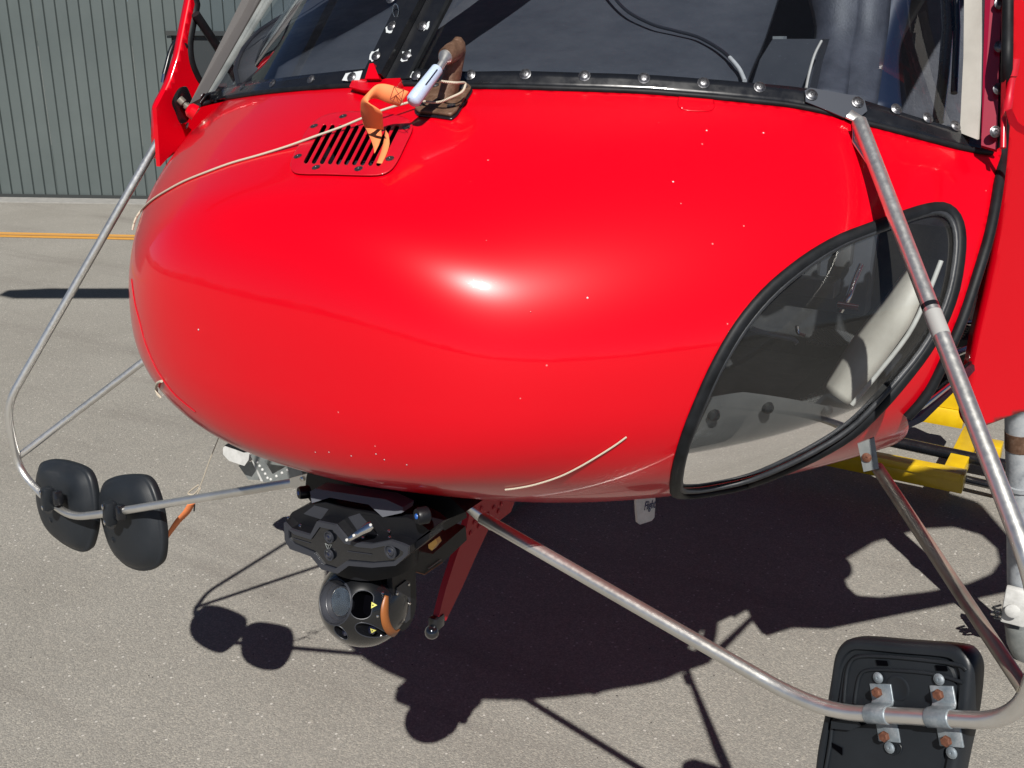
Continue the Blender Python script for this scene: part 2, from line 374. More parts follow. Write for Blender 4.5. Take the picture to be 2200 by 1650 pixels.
def lathe(name, c, n, prof, m, parent=None, seg=24, hint=(0, 0, 1), auto=35, cap=True):
    u, v, n = frame_of(n, hint); c = Vector(c); vs = []; fs = []
    for (r, h) in prof:
        for k in range(seg):
            th = 2*pi*k/seg; vs.append(c+u*(cos(th)*r)+v*(sin(th)*r)+n*h)
    for i in range(len(prof)-1):
        for k in range(seg): fs.append((i*seg+k, i*seg+(k+1) % seg, (i+1)*seg+(k+1) % seg, (i+1)*seg+k))
    if prof[0][0] > 1e-6 and cap: fs.append(tuple(range(seg))[::-1])
    if prof[-1][0] > 1e-6: fs.append(tuple((len(prof)-1)*seg+k for k in range(seg)))
    return meshobj(name, vs, fs, m, parent, auto=auto)
def prism(name, pts, vec, m, parent=None, bev=0.0, smooth=True, seg=2):
    """polygon (3D points) pushed along vec"""
    bm = bmesh.new(); vec = Vector(vec); a = [bm.verts.new(Vector(p)) for p in pts]; b = [bm.verts.new(Vector(p)+vec) for p in pts]
    n = len(pts); bm.faces.new(a); bm.faces.new(b[::-1])
    for i in range(n): bm.faces.new((a[i], a[(i+1) % n], b[(i+1) % n], b[i]))
    bmesh.ops.triangulate(bm, faces=[f for f in bm.faces if len(f.verts) > 4]) if False else None
    return bmobj(name, bm, m, parent, smooth, bev=bev, seg=seg)
def box(name, c, s, m, parent=None, rz=0.0, bev=0.0, R=None):
    bm = bmesh.new(); bmesh.ops.create_cube(bm, size=1)
    rot = R if R is not None else Matrix.Rotation(rz, 3, 'Z')
    for v in bm.verts: v.co = rot @ Vector((v.co.x*s[0], v.co.y*s[1], v.co.z*s[2])) + Vector(c)
    return bmobj(name, bm, m, parent, bev=bev)
def ringprism(name, outer, inner, vec, m, parent=None):
    vec = Vector(vec); n = len(outer); O = [Vector(p) for p in outer]; I = [Vector(p) for p in inner]
    vs = O+I+[p+vec for p in O]+[p+vec for p in I]; fs = []
    for i in range(n):
        j = (i+1) % n
        fs += [(i, j, n+j, n+i), (2*n+j, 2*n+i, 3*n+i, 3*n+j), (j, i, 2*n+i, 2*n+j), (n+i, n+j, 3*n+j, 3*n+i)]
    bm = bmesh.new(); vv = [bm.verts.new(v) for v in vs]
    for f in fs: bm.faces.new([vv[i] for i in f])
    return bmobj(name, bm, m, parent)
def sdpoly(P, Q):                            # signed distance to polygon, negative inside
    Q = np.array(Q, float); P = np.asarray(P, float); n = len(Q); d = np.full(len(P), 1e18); ins = np.zeros(len(P), bool)
    for i in range(n):
        a, b = Q[i], Q[(i+1) % n]; e = b-a; w = P-a
        t = np.clip((w @ e)/(e @ e), 0, 1); q = w-t[:, None]*e; d = np.minimum(d, (q**2).sum(1))
        c = ((a[1] <= P[:, 1]) != (b[1] <= P[:, 1]))
        with np.errstate(divide='ignore', invalid='ignore'):
            xi = a[0]+(P[:, 1]-a[1])/(b[1]-a[1]+1e-30)*(b[0]-a[0])
        ins ^= c & (P[:, 0] < xi)
    return np.where(ins, -1, 1)*np.sqrt(d)
def clip(vs, fs, g):
    """keep the part of the mesh where g >= 0 (g per vertex)"""
    vs = [tuple(v) for v in vs]; out = []; cache = {}; vs2 = list(vs)
    for f in fs:
        s = [g[i] >= 0 for i in f]
        if all(s): out.append(f); continue
        if not any(s): continue
        poly = []
        for k in range(len(f)):
            a, b = f[k], f[(k+1) % len(f)]
            if g[a] >= 0: poly.append(a)
            if (g[a] >= 0) != (g[b] >= 0):
                key = (min(a, b), max(a, b))
                if key not in cache:
                    t = g[a]/(g[a]-g[b]); va, vb = np.array(vs[a]), np.array(vs[b]); cache[key] = len(vs2); vs2.append(tuple(va+(vb-va)*t))
                poly.append(cache[key])
        if len(poly) >= 3: out.append(tuple(poly))
    used = sorted({i for f in out for i in f}); mp = {u: i for i, u in enumerate(used)}
    return [vs2[u] for u in used], [tuple(mp[i] for i in f) for f in out]
def csm(pts, n=6):                           # smooth closed 2D outline
    return [(v.x, v.y) for v in catmull([Vector((p[0], p[1], 0)) for p in pts], n, True)]
def screw(c, n, r, parent, m=None, name="screw", dome=.42, slot=True, kind='cross'):
    o = lathe(name, c, n, [(r*1.25, 0), (r*1.28, r*.12), (r*1.0, r*.22), (r*.92, r*dome*.7), (r*.55, r*dome), (r*.28, r*dome*1.02), (r*.22, r*dome*.6), (0, r*dome*.55)], m or BOL, parent, seg=14, auto=60)
    return o

# ================================================================== SETTING
def G(px, py): return onZ(px, py, 0)
gsz = 260
gv = [(-gsz, -gsz, 0), (gsz, -gsz, 0), (gsz, gsz, 0), (-gsz, gsz, 0)]
ground = meshobj("apron", gv, [(0, 1, 2, 3)], ASP, smooth=False); tag(ground, "sunlit grey asphalt apron with pale stone specks", kind="structure")
# painted line
a, b = G(0, 504.5), G(285, 510.5); dl = (b-a).normalized(); pl = Vector((-dl.y, dl.x, 0))
def stripe(name, off, w, m, z, L0=-14, L1=25):
    q = [a+dl*L0+pl*(off-w/2), a+dl*L1+pl*(off-w/2), a+dl*L1+pl*(off+w/2), a+dl*L0+pl*(off+w/2)]
    o = meshobj(name, [(p.x, p.y, z) for p in q], [(0, 1, 2, 3)], m, smooth=False)
    return tag(o, kind="structure")
wid = (G(100, 514)-G(100, 499)).length*.62
tag(stripe("painted_line", 0, wid, LIN, .004), "double orange taxi line painted across the grey apron")
tag(stripe("painted_line_centre", 0, wid*.26, LIN2, .008), "worn centre strip of the orange line")
# hangar
wa, wb = G(0, 424), G(300, 428.5); wd_ = (wb-wa).normalized(); wp = Vector((-wd_.y, wd_.x, 0))
if wp.dot(Vector((0, -1, 0))) > 0: wp = -wp         # points away from us (into building)
pitch_ = (G(151, 426)-G(53.6, 425)).length/4.0
hangar = thing("hangar_wall", "grey ribbed metal hangar wall behind the helicopter nose", "wall", loc=tuple(wa))
def sheet_mesh():
    me_v = []; me_f = []; z0, z1 = .03, 5.6
    prof = []
    for k in range(4):
        x = k*pitch_; r = pitch_
        prof += [(x, 0), (x+r*.70, 0), (x+r*.75, -.026), (x+r*.90, -.026), (x+r*.95, 0)]
    prof.append((4*pitch_, 0))
    for (x, d) in prof: me_v += [(x, d, z0), (x, d, z1)]
    for i in range(len(prof)-1): me_f.append((2*i, 2*i+2, 2*i+3, 2*i+1))
    me = bpy.data.meshes.new("cladding_sheet"); me.from_pydata(me_v, [], me_f); me.update(); me.materials.append(CLA); return me
sm_ = sheet_mesh(); ang = math.atan2(wd_.y, wd_.x)
off0 = (G(53.6, 425)-wa).length - pitch_*1.0
for k in range(-14, 22):
    o = bpy.data.objects.new("cladding_sheet", sm_); link(o, hangar); o.location = wd_*(off0+k*4*pitch_) + wp*(.004*(k % 2)); o.rotation_euler = (0, 0, ang)
ww_ = Matrix.Rotation(ang, 3, 'Z')
def wallbox(name, s0, s1, d0, d1, z0, z1, m, par=hangar, bev=0.0):
    c = wa+wd_*((s0+s1)/2)+wp*((d0+d1)/2)+Vector((0, 0, (z0+z1)/2))
    return box(name, c, (s1-s0, abs(d1-d0), z1-z0), m, par, R=ww_, bev=bev)
wallbox("footing", -8, 14, .03, .4, 0, .5, CON)
wallbox("flashing", -8, 14, -.034, -.029, .005, .05, DGR)
kb = wallbox("kerb_strip", -8, 14, -.36, -.04, 0, .012, CON, None); tag(kb, "low pale concrete strip along the foot of the hangar", kind="structure")
fa = onP(362, 66, wa, wp); fs_ = (fa-wa).dot(wd_)
wf = wallbox("window_frame", fs_, fs_+1.3, -.10, -.03, fa.z-.05, fa.z, DGR)
wallbox("frame_jamb", fs_, fs_+.05, -.07, -.03, fa.z-1.15, fa.z-.052, CLA)
wallbox("roller_shutter", fs_+.052, fs_+1.3, -.045, -.028, fa.z-1.15, fa.z-.052, DGR)
# far side behind the viewer: a low line of trees gives the nose something to reflect
tl = []
far = bmesh.new()
for k in range(104):
    th = radians(62+k*2.85); R0 = 120+rnd.uniform(-10, 10); h = rnd.uniform(2.0, 4.5)
    mat_ = Matrix.Translation((R0*sin(th), R0*cos(th), h*.35)) @ Matrix.Diagonal((rnd.uniform(5, 9), rnd.uniform(5, 9), h*.65, 1))
    bmesh.ops.create_icosphere(far, subdivisions=2, radius=1, matrix=mat_)
for v in far.verts: v.co += Vector((rnd.uniform(-.6, .6), rnd.uniform(-.6, .6), rnd.uniform(-.6, .6)))
tw = bmobj("tree_belt", far, SKN, smooth=False); tag(tw, "distant dark belt of trees beyond the apron", kind="stuff")

# ================================================================== HELICOPTER
heli = thing("helicopter", "red helicopter with rounded glossy nose and wraparound windshield", "helicopter", loc=(0, 1.2*K, 0))
WSPX = [(428, 228), (440, 224), (470, 217), (500, 211), (550, 203.5), (600, 198), (650, 193.5), (700, 190), (750, 187), (800, 185), (850, 184), (900, 184), (950, 186), (1010, 189),
        (1100, 190), (1200, 193), (1300, 196), (1400, 200.5), (1455, 205), (1540, 212), (1620, 220), (1700, 229), (1780, 245), (1840, 262), (1900, 277), (1950, 290), (2000, 303), (2050, 316), (2100, 326), (2128, 329)]
WS = hits(WSPX); xs = WS[:, 0]; ys = WS[:, 1]
order = np.argsort(xs); xs, ys = xs[order], ys[order]
XR, XL = xs[-1], xs[0]
SEALPX = [(2163, 100), (2160, 200), (2152, 300), (2141, 400), (2122, 500), (2095, 590), (2065, 680), (2035, 750), (1990, 840), (1945, 892)]
SP = hits(SEALPX[2:]); SP = np.vstack([[SP[0, 0]-.010, SP[0, 1]+.10, SP[0, 2]+.075], [SP[0, 0]-.005, SP[0, 1]+.05, SP[0, 2]+.04], SP])
# ---- body grid
ns, nt = 230, 300
smax = math.sqrt(2.0*K)
S1 = np.linspace(0, 1, ns)**.9*smax; th = np.linspace(0, 2*pi, nt, endpoint=False)
Yg = np.repeat((S1**2)[:, None], nt, 1); w, zm, t, b = sect(Yg)
cs, sn = np.cos(th)[None], np.sin(th)[None]
nn = np.where(sn > 0, NU, NL)
Xg = w*np.sign(cs)*np.abs(cs)**(2/nn); Zg = zm+np.where(sn > 0, (t-zm), (zm-b))*np.sign(sn)*np.abs(sn)**(2/nn)
Xg[0] = 0; Zg[0] = Z0
BV = np.stack([Xg, Yg, Zg], -1).reshape(-1, 3)
BF = []
for i in range(ns-1):
    for k in range(nt):
        q = (i*nt+k, i*nt+(k+1) % nt, (i+1)*nt+(k+1) % nt, (i+1)*nt+k)
        if i == 0: q = (q[0], q[2], q[3])
        BF.append(q)
# above-windshield cut
def ws_g(X):
    x, y, z = X[:, 0], X[:, 1], X[:, 2]
    yc = np.interp(x, xs, ys)
    sr = (ys[-1]-ys[-4])/(xs[-1]-xs[-4]); slf = (ys[0]-ys[3])/(xs[0]-xs[3])
    yc = np.where(x > XR, ys[-1]+(x-XR)*max(sr, 3.5), yc); yc = np.where(x < XL, ys[0]+(x-XL)*min(slf, -3.5), yc)
    g = np.where(z > 1.29*K, yc-y, .5)
    g = np.where((x > XR-.004), np.minimum(g, 1.378*K-z), g)
    return np.where((x < XL+.004), np.minimum(g, 1.392*K-z), g)
so_ = np.argsort(SP[:, 2]); sz, sy = SP[so_, 2], SP[so_, 1]
LSEAM = hits([(412, 282), (385, 315), (355, 350), (342, 378)])
def seal_g(X):
    x, y, z = X[:, 0], X[:, 1], X[:, 2]
    ye = np.interp(z, sz, sy); lowz = sz[0]
    ye = np.where(z < lowz, sy[0]+(lowz-z)*1.2, ye); ye = np.where(z > sz[-1], sy[-1]+(z-sz[-1])*1.2, ye)
    return np.where(x > .3*K, ye-y, .5)
CHPX = csm([(1452, 1055), (1456, 1000), (1476, 930), (1502, 865), (1532, 798), (1568, 732), (1605, 678), (1652, 625), (1705, 580), (1755, 545), (1810, 515), (1870, 492), (1930, 470), (1985, 452), (2025, 447), (2050, 462), (2062, 495), (2062, 545), (2050, 620), (2025, 690), (1990, 752), (1945, 812), (1893, 873), (1840, 925), (1780, 965), (1700, 1005), (1610, 1040), (1530, 1057), (1475, 1063)], 5)
cen = np.array([1760., 780.]); CHIN_IN = [tuple(np.array(p)+(cen-np.array(p))/np.linalg.norm(cen-np.array(p))*9) for p in CHPX]
def chin_g(X):
    X = X.copy(); X[:, 0] = np.abs(X[:, 0]); g = sdpoly(proj(X), CHIN_IN)
    N = nrm(X); facing = ((CAM-X)*N).sum(1) > 0
    return np.where(facing & (X[:, 0] > .25*K) & (X[:, 1] < .8*K), g, 50)
VENTSLOT = [(640, 362), (698, 258), (874, 262), (824, 368)]
def vent_g(X):
    g = sdpoly(proj(X), VENTSLOT); N = nrm(X); facing = ((CAM-X)*N).sum(1) > 0
    return np.where(facing & (X[:, 2] > 1.25*K), g, 50)
def lim(arr): return [tuple(v) for v in arr]
vs, fs = clip(BV, BF, ws_g(BV)); A_ = np.array(vs)
vs, fs = clip(vs, fs, seal_g(A_)); A_ = np.array(vs)
vsC, fsC = clip(vs, fs, -chin_g(A_))          # the panes
vs, fs = clip(vs, fs, chin_g(A_)); A_ = np.array(vs)
vs, fs = clip(vs, fs, vent_g(A_))
A_ = np.array(vs); g2 = np.where(A_[:, 1] < 1.4*K, .5, 1.4*K-A_[:, 1]+0)
v0_, v1_, v2_ = (np.array(vs[fs[len(fs)//2][k]]) for k in range(3))
if np.dot(np.cross(v1_-v0_, v2_-v0_), nrm(v0_)[0]) < 0: fs = [f[::-1] for f in fs]
shell = meshobj("nose_shell", vs, fs, RED, heli)
bm_ = bmesh.new(); bm_.from_mesh(shell.data); bmesh.ops.remove_doubles(bm_, verts=bm_.verts, dist=1e-5); bm_.to_mesh(shell.data); bm_.free()
m_ = shell.modifiers.new("thick", 'SOLIDIFY'); m_.thickness = .004; m_.offset = -1
# true normals for a clean paint reflection
bpy.context.view_layer.update()
AC = np.array(vsC)
for side in (1, -1):
    keep = AC[:, 0]*side > 0
    f2 = [f for f in fsC if all(keep[i] for i in f)]
    used = sorted({i for f in f2 for i in f}); mp = {u: i for i, u in enumerate(used)}
    if not f2: continue
    P_ = AC[used]; P_ = P_ - nrm(P_)*.004
    po = meshobj("chin_window_pane", P_, [tuple(mp[i] for i in f) for f in f2], CHG, heli)
    GP = hits(CHPX[::2]); GN = nrm(GP); GP = GP+GN*(.0015 if side > 0 else -.011); GP[:, 0] *= side; GN[:, 0] *= side
    gk = tube("chin_window_gasket", [Vector(p) for p in GP], .0096, RUB, heli, closed=True, flat=.62, seg=12, upv=[Vector(q) for q in GN])
    GP2 = hits([tuple(np.array(p)+(cen-np.array(p))/np.linalg.norm(cen-np.array(p))*13) for p in CHPX[::2]]); GN2 = nrm(GP2)
    GP2 = GP2+GN2*(.001 if side > 0 else -.010); GP2[:, 0] *= side; GN2[:, 0] *= side
    tube("gasket_lip", [Vector(p) for p in GP2], .0045, GASK, gk, closed=True, seg=8)
# ---- base gasket under the windshield
qd = catmull([Vector((p[0], p[1], 0)) for p in WSPX], 4); gp = body([(q.x, q.y) for q in qd], .002)
tube("windshield_gasket", gp, .0052, RUB, heli, seg=10)
# ---- windshield glass
NW = 90
def ws_pt(u):                                # u 0..1 left to right along the lower edge
    s = u*(len(WSPX)-1); i = min(int(s), len(WSPX)-2); f = s-i
    return Vector(WS[i]*(1-f)+WS[i+1]*f)
def ws_dir(p):
    q = p.x/(XR if p.x > 0 else -XL)/1.0
    a = abs(q); return Vector((-.243*math.copysign(a**1.5, q), .675+.26*a*a, 1)).normalized()
def ws_nrm(u):
    p = ws_pt(u); e = 1/60; t = (ws_pt(min(u+e, 1))-ws_pt(max(u-e, 0))).normalized(); n = t.cross(ws_dir(p)); n.normalize()
    if n.y > 0 and abs(n.x) < .9: n = -n
    if (n.x*p.x < 0 and abs(p.x) > .3): n = -n
    return n
def ws_at(u, v, off=0): p = ws_pt(u); return p+ws_dir(p)*v+ws_nrm(u)*off
def uof(px):                                 # parameter of the lower edge under picture column px
    q = [p[0] for p in WSPX]; return float(np.interp(px, q, np.linspace(0, 1, len(q))))
def ws_hit(px, py):                          # sight line onto the ruled glass surface
    u, v = uof(px), .03
    for _ in range(30):
        P0 = proj([tuple(ws_at(u, v))])[0]; e = 1e-3
        Pu = (proj([tuple(ws_at(u+e if u < .99 else u-e, v))])[0]-P0)/(e if u < .99 else -e); Pv = (proj([tuple(ws_at(u, v+e))])[0]-P0)/e
        J = np.array([Pu, Pv]).T; r = np.array([px, py])-P0
        try: du, dv = np.linalg.solve(J, r)
        except Exception: break
        u = float(np.clip(u+np.clip(du, -.1, .1), 0, 1)); v = float(np.clip(v+np.clip(dv, -.1, .1), -.05, 1.2))
    return u, v
def ws_patch(name, u0, u1, v0, v1, m, off, nu=30, nv=8, parent=heli, thick=0.0):
    vs = []; fs = []
    for i in range(nu+1):
        u = u0+(u1-u0)*i/nu
        for j in range(nv+1):
            va = v0(u) if callable(v0) else v0; vb = v1(u) if callable(v1) else v1
            vs.append(ws_at(u, va+(vb-va)*j/nv, off))
    for i in range(nu):
        for j in range(nv): q = i*(nv+1)+j; fs.append((q, q+nv+1, q+nv+2, q+1))
    o = meshobj(name, vs, fs, m, parent)
    if thick: md = o.modifiers.new("thick", 'SOLIDIFY'); md.thickness = thick; md.offset = 0
    return o
uc0, _ = ws_hit(794, 160); uc1, _ = ws_hit(880, 160)
ws_patch("windshield_pane", 0.004, uc0+.004, .004, .95, WSG, -.001, 30, 12)
ws_patch("windshield_pane", uc1-.004, .998, .004, .95, WSG, -.001, 50, 12)
# black lower trim band
TOPPX = {438: 206, 500: 186, 600: 172, 700: 160, 800: 150, 1000: 157, 1130: 156, 1256: 160, 1383: 164, 1510: 173, 1630: 183, 1740: 196, 1840: 215, 1950: 250, 2050: 280, 2120: 300}
bu, bv = [], []
for k, vpy in sorted(TOPPX.items()):
    u, v = ws_hit(k, vpy); bu.append(u); bv.append(max(v, .012))
def bandv(u): return float(np.interp(u, bu, bv))
ws_patch("lower_trim", 0.0, 1.0, 0.0, bandv, BLK, .0035, 110, 3, thick=.003)
# lower-trim screws
SCR = [(437, 212), (472, 201), (525, 190), (590, 183), (672, 174), (1012, 165), (1130, 163), (1256, 167), (1383, 172), (1510, 182), (1630, 191), (1922, 238), (1989, 257), (2048, 274), (2091, 291), (2127, 304)]
for p in SCR:
    u, v = ws_hit(*p); screw(ws_at(u, v, .005), ws_nrm(u), .0075 if p[0] > 900 else .0068, heli)
# pillars
def quad_prism(name, q4, depth, m, bev=.002):
    P_ = [Vector(p) for p in q4]; n_2 = (P_[1]-P_[0]).cross(P_[2]-P_[0]).normalized()
    if (Vector(CAM)-P_[0]).dot(n_2) < 0: n_2 = -n_2
    return prism(name, P_, -n_2*depth, m, heli, bev=bev)
a0, a1, b0_, b1_ = onX(407, 224, -.555), onX(442, 205, -.525), onX(519, 0, -.535), onX(557, 0, -.505)
quad_prism("far_pillar", [a0, a1, a1+(b1_-a1)*5, a0+(b0_-a0)*5], .012, PIL)
a0, a1, b0_, b1_ = onX(444, 204, -.523), onX(452, 201, -.515), onX(562, 0, -.50), onX(580, 0, -.49)
quad_prism("pillar_edge", [a0, a1, a1+(b1_-a1)*5, a0+(b0_-a0)*5], .006, GRP)
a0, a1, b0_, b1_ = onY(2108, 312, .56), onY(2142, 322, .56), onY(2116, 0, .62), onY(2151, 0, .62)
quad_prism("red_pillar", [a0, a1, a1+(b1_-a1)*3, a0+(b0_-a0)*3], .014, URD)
for p in [(2148, 8), (2147, 100), (2145, 191), (2138, 283)]:
    q = onY(p[0], p[1], .555+(283-p[1])*.00021); screw(q, (.55, -.8, .25), .0072, heli)
tube("pillar_bead", [onY(2155, 318, .55), onY(2158, 150, .585), onY(2158, 0, .615), onY(2158, -160, .65)], .0045, REDM, heli, seg=8)
# roof, rear cabin
# ---- centre post on the windshield
def wsq(name, pts, m, off, depth, parent=heli, bev=.0):
    P_ = []
    for (x, y) in pts:
        u, v = ws_hit(x, y); P_.append(ws_at(u, v, off))
    nv_ = ws_nrm((uc0+uc1)/2)
    return prism(name, P_, nv_*depth, m, parent, bev=bev)
def post_strip(name, x0, x1, X0, X1, m, o0, dep):
    # from lower edge (y=172) to far above the picture top, straight along the glass
    out = []
    for (xa, ya, xb, yb) in ((x0, 174, X0, 0), (x1, 174, X1, 0)):
        pa = onP(xa, ya, CP, CN); pb = onP(xb, yb, CP, CN); out.append((pa, pa+(pb-pa)*6.5))
    pts = [out[0][0]+CN*o0, out[1][0]+CN*o0, out[1][1]+CN*o0, out[0][1]+CN*o0]
    return prism(name, pts, CN*dep, m, heli, bev=.0012)
ucm = (uc0+uc1)/2; CP = ws_at(ucm, .0); CN = ws_nrm(ucm)
post_strip("post_strip", 778, 815, 862, 893, BLK, .003, .004)
post_strip("post_channel", 816, 832, 894, 922, BLK, .002, .020)
post_strip("post_strip", 833, 876, 923, 966, BLK, .003, .004)
post_strip("post_seal", 876, 884, 966, 974, RUB, .001, .007)
def blob(px, py, rx, ry, ang=0, seed=0):
    r = random.Random(seed); pts = []
    for k in range(13):
        a = 2*pi*k/13; q = r.uniform(.55, 1.15); x = cos(a)*rx*q; y = sin(a)*ry*q
        pts.append((px+x*cos(ang)-y*sin(ang), py+x*sin(ang)+y*cos(ang)))
    return pts
for i, (x, y, bx, by, rx, ry, an) in enumerate([(847, 62, 843, 66, 9, 16, .5), (813, 126, 808, 124, 8, 17, .6), (912, 62, 922, 62, 4, 13, .5), (878, 125, 876, 126, 11, 16, .6), (899, 168, 897, 168, 15, 12, .2), (845, 4, 880, 4, 3, 3, 0)]):
    pts = [onP(a_, b_2, CP, CN)+CN*.0074 for a_, b_2 in blob(bx, by, rx, ry, an, i)]
    if i < 5: prism("paint_chip", pts, CN*.0005, CHIP, heli, smooth=False)
    screw(onP(x, y, CP, CN)+CN*.008, CN, .0070, heli)
pts = [onP(a_, b_2, CP, CN)+CN*.0074 for a_, b_2 in [(740, 178), (748, 163), (784, 157), (776, 182)]]
prism("paint_chip", pts, CN*.0005, CHIP, heli, smooth=False); screw(onP(761, 171, CP, CN)+CN*.008, CN, .0070, heli)
# key ring
q = onP(858, 32, CP, CN)+CN*.012; tube("key_ring", [q+Vector((cos(a)*.006, 0, sin(a)*.011)) for a in np.linspace(0, 2*pi, 17)[:-1]], .0009, CHR, heli, closed=True, seg=6)
# red fairing at the foot of the post, with its upright fin
BP = [(760, 196), (768, 176), (800, 172), (870, 172), (868, 187), (856, 202), (790, 204)]
pts = body(BP, .000); prism("post_foot", pts, CN*.014, RED, heli, bev=.0015)
fp = [onP(a_, b_2, CP, CN)+CN*.012 for a_, b_2 in [(798, 182), (808, 150), (816, 149), (829, 182)]]
prism("post_fin", fp, Vector((.002, -.010, .004)), RED, heli, bev=.0008)
# ---- ventilation grille
def pxpatch(name, poly, holes, off, m, parent, step=3.0, thick=.0015):
    poly = np.array(poly); x0, y0 = poly.min(0)-step; x1, y1 = poly.max(0)+step
    nx, ny = int((x1-x0)/step)+1, int((y1-y0)/step)+1
    PX = [(x0+i*step, y0+j*step) for i in range(nx) for j in range(ny)]
    Hh = hits(PX); Nn = nrm(Hh); W_ = Hh+Nn*off
    F_ = [(i*ny+j, (i+1)*ny+j, (i+1)*ny+j+1, i*ny+j+1) for i in range(nx-1) for j in range(ny-1)]
    vs, fs = clip(W_, F_, -sdpoly(PX, poly))
    for h in holes: vs, fs = clip(vs, fs, sdpoly(proj(np.array(vs)), h))
    o = meshobj(name, vs, fs, m, parent); md = o.modifiers.new("thick", 'SOLIDIFY'); md.thickness = thick; md.offset = 0
    return o
def capsule(x0, y0, x1, y1, r, n=5):
    a = math.atan2(y1-y0, x1-x0); return [(x1+cos(a-pi/2+pi*k/n)*r, y1+sin(a-pi/2+pi*k/n)*r) for k in range(n+1)]+[(x0+cos(a+pi/2+pi*k/n)*r, y0+sin(a+pi/2+pi*k/n)*r) for k in range(n+1)]
slots = [capsule(657.5+k*17.3, 348+k*.6, 697.5+k*17.3, 272.5+k*.25, 4.9) for k in range(10)]
VO = csm([(626, 355), (629, 370), (645, 377), (700, 378), (760, 380), (812, 380), (838, 371), (855, 350), (872, 315), (886, 285), (886, 270), (868, 256), (830, 248), (780, 244), (735, 245), (700, 252), (670, 272), (648, 308), (634, 335)], 3)
vent = pxpatch("vent_grille", VO, slots, .0030, REDM, heli, step=2.6, thick=.002)
for p in [(677, 276), (739, 255), (642, 341), (681, 365), (772, 368), (839, 346), (874, 279)]:
    H_ = body([p], .0042)[0]; N_ = Vector(nrm(np.array([H_]))[0]); s_ = screw(H_, N_, .0052, vent, dome=.25)
vb = hits([(640, 372), (690, 255), (885, 258), (830, 378)]); vb = vb-nrm(vb)*.075
meshobj("duct_floor", vb, [(0, 1, 2, 3)], DRK, heli)
va_ = hits([(640, 372), (690, 255), (885, 258), (830, 378)]); va_ = va_-nrm(va_)*.006
for k in range(4): meshobj("duct_wall", [va_[k], va_[(k+1) % 4], vb[(k+1) % 4], vb[k]], [(0, 1, 2, 3)], DRK, heli)
# tab over the gasket and small paint nicks
pxpatch("hinge_tab", csm([(1457, 212), (1462, 200), (1475, 196), (1515, 198), (1527, 206), (1536, 225), (1530, 238), (1500, 240), (1465, 236), (1455, 225)], 2), [], .0007, RED, heli, step=5, thick=.0003)
for i, (x, y) in enumerate([(1415, 264), (1518, 281), (1465, 233), (1522, 229), (1640, 286), (1446, 391), (1045, 517), (1262, 640), (427, 708), (1140, 670)]):
    H_ = body([(x, y)], .0006)[0]; N_ = Vector(nrm(np.array([H_]))[0])
    lathe("paint_nick", H_, N_, [(.0014, 0), (.0010, .0004), (0, .0005)], CHIP if i % 3 else REDM, heli, seg=8)
for (x, y) in [(678, 971), (707, 971), (755, 979), (808, 975), (826, 987), (874, 998)]:
    H_ = body([(x, y)], .0006)[0]; lathe("paint_nick", H_, Vector(nrm(np.array([H_]))[0]), [(.0011, 0), (0, .0004)], CHIP, heli, seg=8)
# panel seam on the far cheek
qd = catmull([Vector((p[0], p[1], 0)) for p in [(283, 600), (290, 650), (300, 690), (312, 735), (330, 780), (350, 815), (378, 850), (420, 885)]], 5); sp_ = body([(q.x, q.y) for q in qd], .0004)
tube("panel_seam", sp_, .0010, REDM, heli, seg=6)
# ---- door seal and open door on the near side
SPV = [Vector(p) for p in SP]; SN = [Vector(q) for q in nrm(SP)]
ext = [onY(2168, -260, .70), onY(2166, -80, .625), onY(2165, 40, .585), onY(2163, 150, .56)]; SPV = SPV[2:]; SN = SN[2:]
seal = tube("door_seal", catmull(ext+[p+n*.004 for p, n in zip(SPV, SN)], 5), .0085, RUB, heli, seg=10)
# door (curved lower front corner, big window opening out of sight on the right)
DD = Vector((.72, .69, 0)).normalized()
DE = [(2176, -160, .66), (2174, 0, .60), (2175, 130, .575), (2170, 250, .565), (2163, 360, .565), (2158, 430, .58), (2150, 500, .60), (2139, 565, .62), (2122, 645, .645), (2103, 725, .67), (2089, 800, .70), (2080, 860, .72), (2078, 905, .735), (2090, 925, .745)]
DP = onY(2078, 905, .72); EV = onY(2174, 0, .605)-DP; DNv = DD.cross(EV).normalized()
if DNv.x < 0: DNv = -DNv
TV = DNv.cross(DD).normalized()
if TV.z < 0: TV = -TV
edge = [onP(e[0], e[1], DP, DNv) for e in DE]
SUNL = -SUN
def up_from_ground(px, py):                 # where the sun ray through a ground point meets the door plane
    g = G(px, py); t = (DP-g).dot(DNv)/SUN.dot(DNv); return g+SUN*t
# local door coords: s along DD, z
def dl_(p): return ((p-DP).dot(DD), (p-DP).dot(TV))
outer = [dl_(e) for e in edge]
GS = [up_from_ground(*p) for p in ((1751, 1290), (1780, 1352), (2067, 1294), (2200, 1265), (2350, 1230))]
b0 = outer[-1]; b1p = onP(2200, 883, DP, DNv); b1 = dl_(b1p); sl_ = (b1[1]-b0[1])/(b1[0]-b0[0])
gl_ = [dl_(p) for p in GS]
outer += [b1, (max(gl_[1][0], b1[0]+.05), gl_[1][1]), gl_[2], gl_[3], (1.22, .35), (1.22, .9), (1.1, outer[0][1]+.2), (.55, outer[0][1]+.35), (.1, outer[0][1]+.25)]
EW = [(1822, 1200), (1880, 1165), (1980, 1137), (2050, 1133), (2110, 1150), (2150, 1185), (2157, 1215), (2140, 1240), (2090, 1262), (2000, 1280), (1900, 1292), (1850, 1288), (1822, 1262), (1812, 1230)]
win = [dl_(up_from_ground(*p)) for p in EW]
wx0 = min(a_ for a_, _ in win); 
